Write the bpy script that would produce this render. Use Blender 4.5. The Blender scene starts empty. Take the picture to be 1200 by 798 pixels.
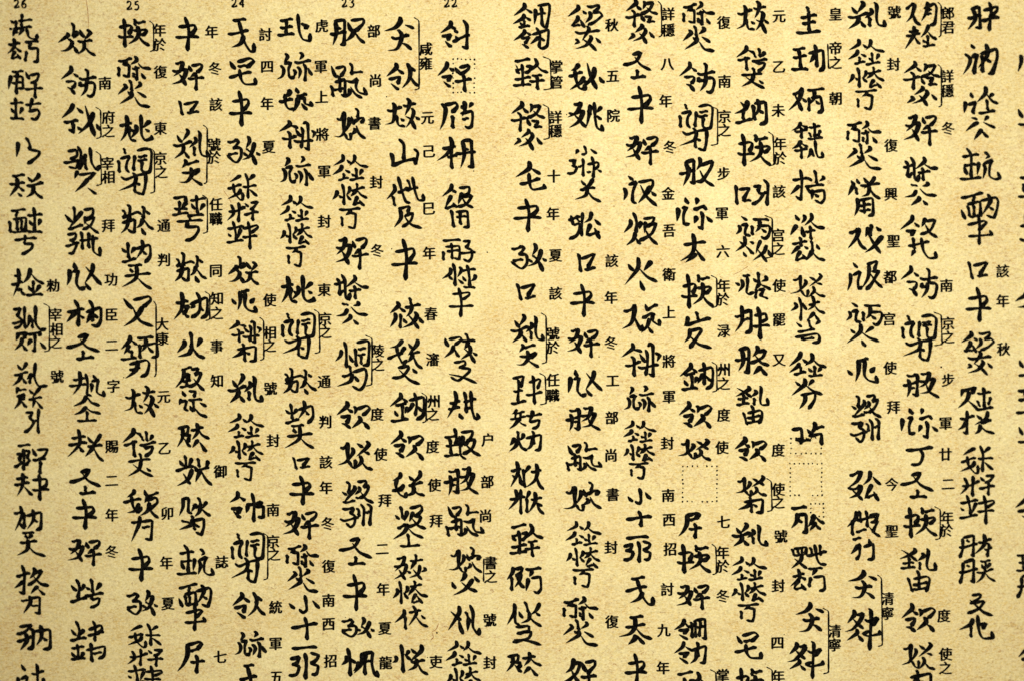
import bpy, math, random
from mathutils import Vector, noise

random.seed(7)
S = bpy.context.scene
COL = S.collection

# ------------------------------------------------------------------ camera, light, exposure
PXW, PXH = 1200.0, 798.0            # the photograph's own pixel grid, used as the ruling of the sheet
WID = 0.24                          # metres of sheet across the picture
MM = WID / PXW                      # one photo pixel on the sheet
LENS, SENSOR = 60.0, 36.0
DIST = WID * LENS / SENSOR
CURVE = 0.50                        # the sheet bows away from the lens towards its left and right edges

cam_d = bpy.data.cameras.new("camera")
cam_d.lens = LENS
cam_d.sensor_width = SENSOR
cam_d.clip_start = 0.01
cam_d.clip_end = 20.0
cam_d.dof.use_dof = True
cam_d.dof.focus_distance = DIST + 0.0010
cam_d.dof.aperture_fstop = 3.4
cam = bpy.data.objects.new("camera", cam_d)
COL.objects.link(cam)
cam.location = (0.0, 0.0, DIST)
S.camera = cam

w = bpy.data.worlds.new("World")
S.world = w
w.use_nodes = True
w.node_tree.nodes["Background"].inputs[0].default_value = (1.0, 0.88, 0.62, 1)
w.node_tree.nodes["Background"].inputs[1].default_value = 0.12

ld = bpy.data.lights.new("lamp", 'SPOT')
ld.energy = 12.6
ld.color = (1.0, 0.955, 0.79)
ld.shadow_soft_size = 0.05
ld.spot_size = math.radians(64)
ld.spot_blend = 1.0
lamp = bpy.data.objects.new("lamp", ld)
COL.objects.link(lamp)
lamp.location = (0.075, 0.115, 0.48)
tgt = Vector((0.02, 0.02, 0.0))
lamp.rotation_euler = (tgt - lamp.location).to_track_quat('-Z', 'Y').to_euler()

S.view_settings.view_transform = 'Standard'
S.view_settings.look = 'None'
S.view_settings.exposure = 0.0
S.view_settings.gamma = 1.0

# ------------------------------------------------------------------ materials
def nt(name):
    m = bpy.data.materials.new(name)
    m.use_nodes = True
    return m, m.node_tree.nodes, m.node_tree.links, m.node_tree.nodes["Principled BSDF"]

def paper_material():
    m, N, L, B = nt("aged_paper")
    tc = N.new("ShaderNodeTexCoord")
    def noise_tex(scale, detail, rough, stretch=None, dist=0.0, off=(0, 0, 0)):
        n = N.new("ShaderNodeTexNoise")
        n.inputs["Scale"].default_value = scale
        n.inputs["Detail"].default_value = detail
        n.inputs["Roughness"].default_value = rough
        n.inputs["Distortion"].default_value = dist
        mp = N.new("ShaderNodeMapping")
        mp.inputs["Location"].default_value = off
        if stretch:
            mp.inputs["Scale"].default_value = stretch[0]
            mp.inputs["Rotation"].default_value = (0, 0, stretch[1])
        L.new(tc.outputs["Object"], mp.inputs["Vector"])
        L.new(mp.outputs["Vector"], n.inputs["Vector"])
        return n.outputs["Fac"]
    def ramp(src, a, b, ca=(0, 0, 0, 1), cb=(1, 1, 1, 1)):
        r = N.new("ShaderNodeValToRGB")
        r.color_ramp.elements[0].position = a
        r.color_ramp.elements[1].position = b
        r.color_ramp.elements[0].color = ca
        r.color_ramp.elements[1].color = cb
        L.new(src, r.inputs["Fac"])
        return r.outputs["Color"]
    def mix(fac, a, b, mode='MIX', k=None):
        x = N.new("ShaderNodeMix")
        x.data_type = 'RGBA'
        x.blend_type = mode
        if isinstance(fac, float):
            x.inputs[0].default_value = fac
        else:
            if k is not None:
                mu = N.new("ShaderNodeMath"); mu.operation = 'MULTIPLY'; mu.inputs[1].default_value = k
                L.new(fac, mu.inputs[0]); fac = mu.outputs[0]
            L.new(fac, x.inputs[0])
        for i, v in ((6, a), (7, b)):
            if isinstance(v, tuple):
                x.inputs[i].default_value = v
            else:
                L.new(v, x.inputs[i])
        return x.outputs[2]
    blotch = noise_tex(22, 4, 0.6)
    cloud = noise_tex(70, 5, 0.65, off=(3, 1, 0))
    fib = noise_tex(540, 4, 0.78, ((1.0, 2.1, 1), math.radians(-14)), 0.6)
    fib2 = noise_tex(1050, 3, 0.75, ((1.0, 2.6, 1), math.radians(-20)), 0.8, (5, 5, 0))
    grain = noise_tex(2100, 2, 0.7, off=(1, 7, 0))
    speck = noise_tex(900, 2, 0.6, ((1, 1.6, 1), 0.5), 1.2, (9, 2, 0))
    zone = noise_tex(48, 3, 0.6, off=(4, 9, 0))
    base = mix(ramp(blotch, 0.32, 0.70), (0.695, 0.555, 0.245, 1), (0.770, 0.660, 0.345, 1))
    base = mix(ramp(cloud, 0.42, 0.68), base, (0.600, 0.400, 0.135, 1), k=0.85)
    stain = noise_tex(13, 3, 0.55, off=(2.3, 6.1, 0))
    base = mix(ramp(stain, 0.46, 0.70), base, (0.60, 0.41, 0.13, 1), k=0.55)
    # rusty fibres, gathered in zones
    zm = N.new("ShaderNodeMath"); zm.operation = 'MULTIPLY'
    L.new(ramp(fib, 0.50, 0.66), zm.inputs[0]); L.new(ramp(zone, 0.30, 0.62), zm.inputs[1])
    base = mix(zm.outputs[0], base, (0.44, 0.235, 0.09, 1), k=0.85)
    base = mix(ramp(fib2, 0.54, 0.72), base, (0.39, 0.235, 0.10, 1), k=0.62)
    base = mix(ramp(fib2, 0.46, 0.28), base, (0.86, 0.77, 0.49, 1), k=0.50)
    base = mix(ramp(speck, 0.62, 0.72), base, (0.30, 0.145, 0.055, 1), k=0.60)
    g = ramp(grain, 0.25, 0.75, (0.80, 0.80, 0.79, 1), (1.20, 1.20, 1.20, 1))
    base = mix(1.0, base, g, 'MULTIPLY')
    L.new(base, B.inputs["Base Color"])
    B.inputs["Roughness"].default_value = 0.85
    B.inputs["Specular IOR Level"].default_value = 0.25
    ad = N.new("ShaderNodeMath"); ad.operation = 'ADD'
    L.new(fib, ad.inputs[0]); L.new(fib2, ad.inputs[1])
    bp = N.new("ShaderNodeBump")
    bp.inputs["Strength"].default_value = 0.35
    bp.inputs["Distance"].default_value = 0.00025
    L.new(ad.outputs[0], bp.inputs["Height"])
    L.new(bp.outputs["Normal"], B.inputs["Normal"])
    return m

def ink_material(name, col_a, col_b, rough):
    m, N, L, B = nt(name)
    tc = N.new("ShaderNodeTexCoord")
    n = N.new("ShaderNodeTexNoise")
    n.inputs["Scale"].default_value = 1500
    n.inputs["Detail"].default_value = 4
    n.inputs["Roughness"].default_value = 0.7
    L.new(tc.outputs["Object"], n.inputs["Vector"])
    r = N.new("ShaderNodeValToRGB")
    r.color_ramp.elements[0].position = 0.45
    r.color_ramp.elements[1].position = 0.80
    r.color_ramp.elements[0].color = (*col_a, 1)
    r.color_ramp.elements[1].color = (*col_b, 1)
    L.new(n.outputs["Fac"], r.inputs["Fac"])
    L.new(r.outputs["Color"], B.inputs["Base Color"])
    B.inputs["Roughness"].default_value = rough
    B.inputs["Specular IOR Level"].default_value = 0.04
    return m

M_PAPER = paper_material()
M_INK = ink_material("brush_ink", (0.0012, 0.0011, 0.0010), (0.022, 0.020, 0.015), 0.9)
M_PRINT = ink_material("printed_ink", (0.002, 0.0018, 0.0015), (0.022, 0.018, 0.012), 0.9)

def desk_material():
    m, N, L, B = nt("desk_wood")
    tc = N.new("ShaderNodeTexCoord")
    n = N.new("ShaderNodeTexNoise")
    n.inputs["Scale"].default_value = 14
    n.inputs["Detail"].default_value = 6
    mp = N.new("ShaderNodeMapping"); mp.inputs["Scale"].default_value = (1, 9, 1)
    L.new(tc.outputs["Object"], mp.inputs["Vector"]); L.new(mp.outputs["Vector"], n.inputs["Vector"])
    r = N.new("ShaderNodeValToRGB")
    r.color_ramp.elements[0].color = (0.10, 0.06, 0.03, 1)
    r.color_ramp.elements[1].color = (0.22, 0.14, 0.08, 1)
    L.new(n.outputs["Fac"], r.inputs["Fac"]); L.new(r.outputs["Color"], B.inputs["Base Color"])
    B.inputs["Roughness"].default_value = 0.5
    return m

# ------------------------------------------------------------------ sheet
def height(x):
    return -CURVE * x * x

def at(px, py):
    """a mark's place on the bowed sheet, from its place on the ruled pixel grid"""
    dx, dy = (px - PXW / 2) * MM, -(py - PXH / 2) * MM
    x = dx
    for _ in range(4):
        x = dx * (DIST - height(x)) / DIST
    z = height(x)
    k = (DIST - z) / DIST
    return x, dy * k, z

def obj(name, verts, faces, mat, parent):
    me = bpy.data.meshes.new(name)
    me.from_pydata(verts, [], faces)
    me.materials.append(mat)
    o = bpy.data.objects.new(name, me)
    COL.objects.link(o)
    if parent: o.parent = parent
    return o

page = bpy.data.objects.new("manuscript_page", None)
COL.objects.link(page)
page["label"] = "yellowed paper sheet covered in black vertical columns of brush characters with small printed glosses"
page["category"] = "manuscript"

HX, HY, T = 0.150, 0.112, 0.0004
NX, NY = 150, 40
vs, fs = [], []
for s in (0, 1):
    for j in range(NY + 1):
        for i in range(NX + 1):
            x = -HX + 2 * HX * i / NX
            y = -HY + 2 * HY * j / NY
            vs.append((x, y, height(x) - s * T))
n1 = (NX + 1) * (NY + 1)
q = lambda i, j, s=0: s * n1 + j * (NX + 1) + i
for j in range(NY):
    for i in range(NX):
        fs.append((q(i, j), q(i + 1, j), q(i + 1, j + 1), q(i, j + 1)))
        fs.append((q(i, j, 1), q(i, j + 1, 1), q(i + 1, j + 1, 1), q(i + 1, j, 1)))
for i in range(NX):
    fs.append((q(i, 0), q(i, 0, 1), q(i + 1, 0, 1), q(i + 1, 0)))
    fs.append((q(i, NY), q(i + 1, NY), q(i + 1, NY, 1), q(i, NY, 1)))
for j in range(NY):
    fs.append((q(0, j), q(0, j + 1), q(0, j + 1, 1), q(0, j, 1)))
    fs.append((q(NX, j), q(NX, j, 1), q(NX, j + 1, 1), q(NX, j + 1)))
sheet = obj("paper", vs, fs, M_PAPER, page)
for p in sheet.data.polygons: p.use_smooth = True

zt = height(HX) - T - 0.0006
desk = obj("tabletop", [(-0.6, -0.5, zt), (0.6, -0.5, zt), (0.6, 0.5, zt), (-0.6, 0.5, zt)], [(0, 1, 2, 3)], desk_material(), None)
desk["kind"] = "structure"

# ------------------------------------------------------------------ brush strokes
LIFT = 0.00006
WMUL = 1.12

def catmull(pts, n=7):
    if len(pts) == 2:
        (x0, y0), (x1, y1) = pts
        # a hand never draws quite straight
        mx, my = (x0 + x1) / 2, (y0 + y1) / 2
        ln = math.hypot(x1 - x0, y1 - y0)
        b = random.uniform(-0.035, 0.035) * ln
        nx, ny = -(y1 - y0) / (ln + 1e-6), (x1 - x0) / (ln + 1e-6)
        pts = [pts[0], (mx + nx * b, my + ny * b), pts[1]]
    out = []
    P = [pts[0]] + pts + [pts[-1]]
    for i in range(1, len(P) - 2):
        p0, p1, p2, p3 = P[i - 1], P[i], P[i + 1], P[i + 2]
        # sharp turns stay sharp: shorten the tangents there
        def tang(a, b, c):
            v1 = (b[0] - a[0], b[1] - a[1]); v2 = (c[0] - b[0], c[1] - b[1])
            l1, l2 = math.hypot(*v1), math.hypot(*v2)
            if l1 < 1e-6 or l2 < 1e-6: return ((c[0] - a[0]) * .5, (c[1] - a[1]) * .5)
            cs = (v1[0] * v2[0] + v1[1] * v2[1]) / (l1 * l2)
            k = 0.5 if cs > 0.3 else 0.12
            m = min(l1, l2) / max(l1, l2)
            k *= 0.4 + 0.6 * m
            return ((c[0] - a[0]) * k, (c[1] - a[1]) * k)
        t1, t2 = tang(p0, p1, p2), tang(p1, p2, p3)
        for s in range(n):
            t = s / n
            h1 = 2*t**3 - 3*t**2 + 1; h2 = t**3 - 2*t**2 + t
            h3 = -2*t**3 + 3*t**2; h4 = t**3 - t**2
            out.append((h1*p1[0] + h2*t1[0] + h3*p2[0] + h4*t2[0], h1*p1[1] + h2*t1[1] + h3*p2[1] + h4*t2[1]))
    out.append(pts[-1])
    return out

def lerp_prof(prof, t):
    for (a, va), (b, vb) in zip(prof, prof[1:]):
        if t <= b:
            return va + (vb - va) * (t - a) / (b - a)
    return prof[-1][1]

PROF = {
    'h': [(0, .60), (.06, 1.04), (.16, 1.14), (.34, .82), (.62, .72), (.84, 1.02), (.93, 1.22), (1, .60)],
    'p': [(0, .90), (.10, 1.24), (.36, 1.08), (.70, .70), (.92, .34), (1, .08)],
    'n': [(0, .34), (.20, .66), (.58, 1.10), (.82, 1.42), (.93, 1.02), (1, .22)],
    'd': [(0, .42), (.30, .95), (.68, 1.36), (.88, 1.24), (1, .74)],
    'l': [(0, 1), (1, 1)],
}

NIB_A, NIB_B = 1.18, 0.72
NIB_C, NIB_S = math.cos(math.radians(30)), math.sin(math.radians(30))

class Mesh:
    def __init__(self): self.v = []; self.f = []
    def stroke(self, kind, pts, wd, rough=0.22):
        c = catmull(pts, 7) if kind != 'l' else pts
        # resample
        L = [0.0]
        for a, b in zip(c, c[1:]): L.append(L[-1] + math.hypot(b[0] - a[0], b[1] - a[1]))
        tot = L[-1]
        if tot < 0.05: return
        n = max(5, int(tot / 1.3)) if kind != 'l' else len(c) - 1
        if kind == 'l':
            s = c
        else:
            s = []
            k = 0
            for i in range(n + 1):
                d = tot * i / n
                while k < len(L) - 2 and L[k + 1] < d: k += 1
                t = (d - L[k]) / max(1e-6, L[k + 1] - L[k])
                s.append((c[k][0] + (c[k+1][0] - c[k][0]) * t, c[k][1] + (c[k+1][1] - c[k][1]) * t))
        lt, rt = [], []
        sd = random.uniform(0, 90)
        m = len(s)
        for i, (x, y) in enumerate(s):
            a, b = s[max(0, i - 1)], s[min(m - 1, i + 1)]
            tx, ty = b[0] - a[0], b[1] - a[1]
            l = math.hypot(tx, ty) or 1e-6
            tx, ty = tx / l, ty / l
            r = wd * 0.5 * lerp_prof(PROF[kind], i / (m - 1))
            if kind == 'l':
                lt.append((x - ty * r, y + tx * r)); rt.append((x + ty * r, y - tx * r))
                continue
            # a slanting oval brush tip: its edge on each side of the line of travel
            e1 = rough * noise.noise((x * .55, y * .55, sd))
            e2 = rough * noise.noise((x * .55, y * .55, sd + 40))
            def edge(nx, ny):
                u, v = nx * NIB_C + ny * NIB_S, -nx * NIB_S + ny * NIB_C
                k = math.hypot(NIB_A * u, NIB_B * v)
                pu, pv = NIB_A ** 2 * u / k, NIB_B ** 2 * v / k
                return pu * NIB_C - pv * NIB_S, pu * NIB_S + pv * NIB_C
            ox, oy = edge(-ty, tx)
            lt.append((x + ox * r - ty * e1, y + oy * r + tx * e1))
            ox, oy = edge(ty, -tx)
            rt.append((x + ox * r + ty * e2, y + oy * r - tx * e2))
        # rounded, slanting ends
        def cap(p, q, dirx, diry, k):
            mx, my = (p[0] + q[0]) / 2, (p[1] + q[1]) / 2
            hw = math.hypot(p[0] - q[0], p[1] - q[1]) / 2
            o = []
            for a in (0.28, 0.5, 0.72):
                th = math.pi * a
                cx = mx + (p[0] - mx) * math.cos(th) + dirx * hw * k * math.sin(th)
                cy = my + (p[1] - my) * math.cos(th) + diry * hw * k * math.sin(th)
                o.append((cx + random.uniform(-.12, .12), cy + random.uniform(-.12, .12)))
            return o
        base = len(self.v)
        P2 = lt + rt
        self.v += P2
        for i in range(m - 1):
            self.f.append((base + i, base + i + 1, base + m + i + 1, base + m + i))
        if kind != 'l':
            dx, dy = s[0][0] - s[1][0], s[0][1] - s[1][1]
            l = math.hypot(dx, dy) or 1
            cc = cap(rt[0], lt[0], dx / l, dy / l, 0.45)
            b2 = len(self.v); self.v += cc
            self.f.append((base + m, b2, b2 + 1, b2 + 2, base))
            dx, dy = s[-1][0] - s[-2][0], s[-1][1] - s[-2][1]
            l = math.hypot(dx, dy) or 1
            cc = cap(lt[-1], rt[-1], dx / l, dy / l, 0.55)
            b2 = len(self.v); self.v += cc
            self.f.append((base + m - 1, b2, b2 + 1, b2 + 2, base + 2 * m - 1))
    def blob(self, x, y, r):
        base = len(self.v)
        k = 7
        for i in range(k):
            a = 2 * math.pi * i / k
            rr = r * random.uniform(.75, 1.2)
            self.v.append((x + rr * math.cos(a), y + rr * math.sin(a)))
        self.f.append(tuple(range(base, base + k)))
    def build(self, name, mat, parent, lift=LIFT):
        vv = []
        for (x, y) in self.v:
            X, Y, Z = at(x, y)
            vv.append((X, Y, Z + lift))
        ff = []
        for f in self.f:                # all faces towards the reader
            a = sum(self.v[f[i]][0] * self.v[f[(i+1) % len(f)]][1] - self.v[f[(i+1) % len(f)]][0] * self.v[f[i]][1] for i in range(len(f)))
            ff.append(f if a < 0 else tuple(reversed(f)))
        return obj(name, vv, ff, mat, parent)

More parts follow.
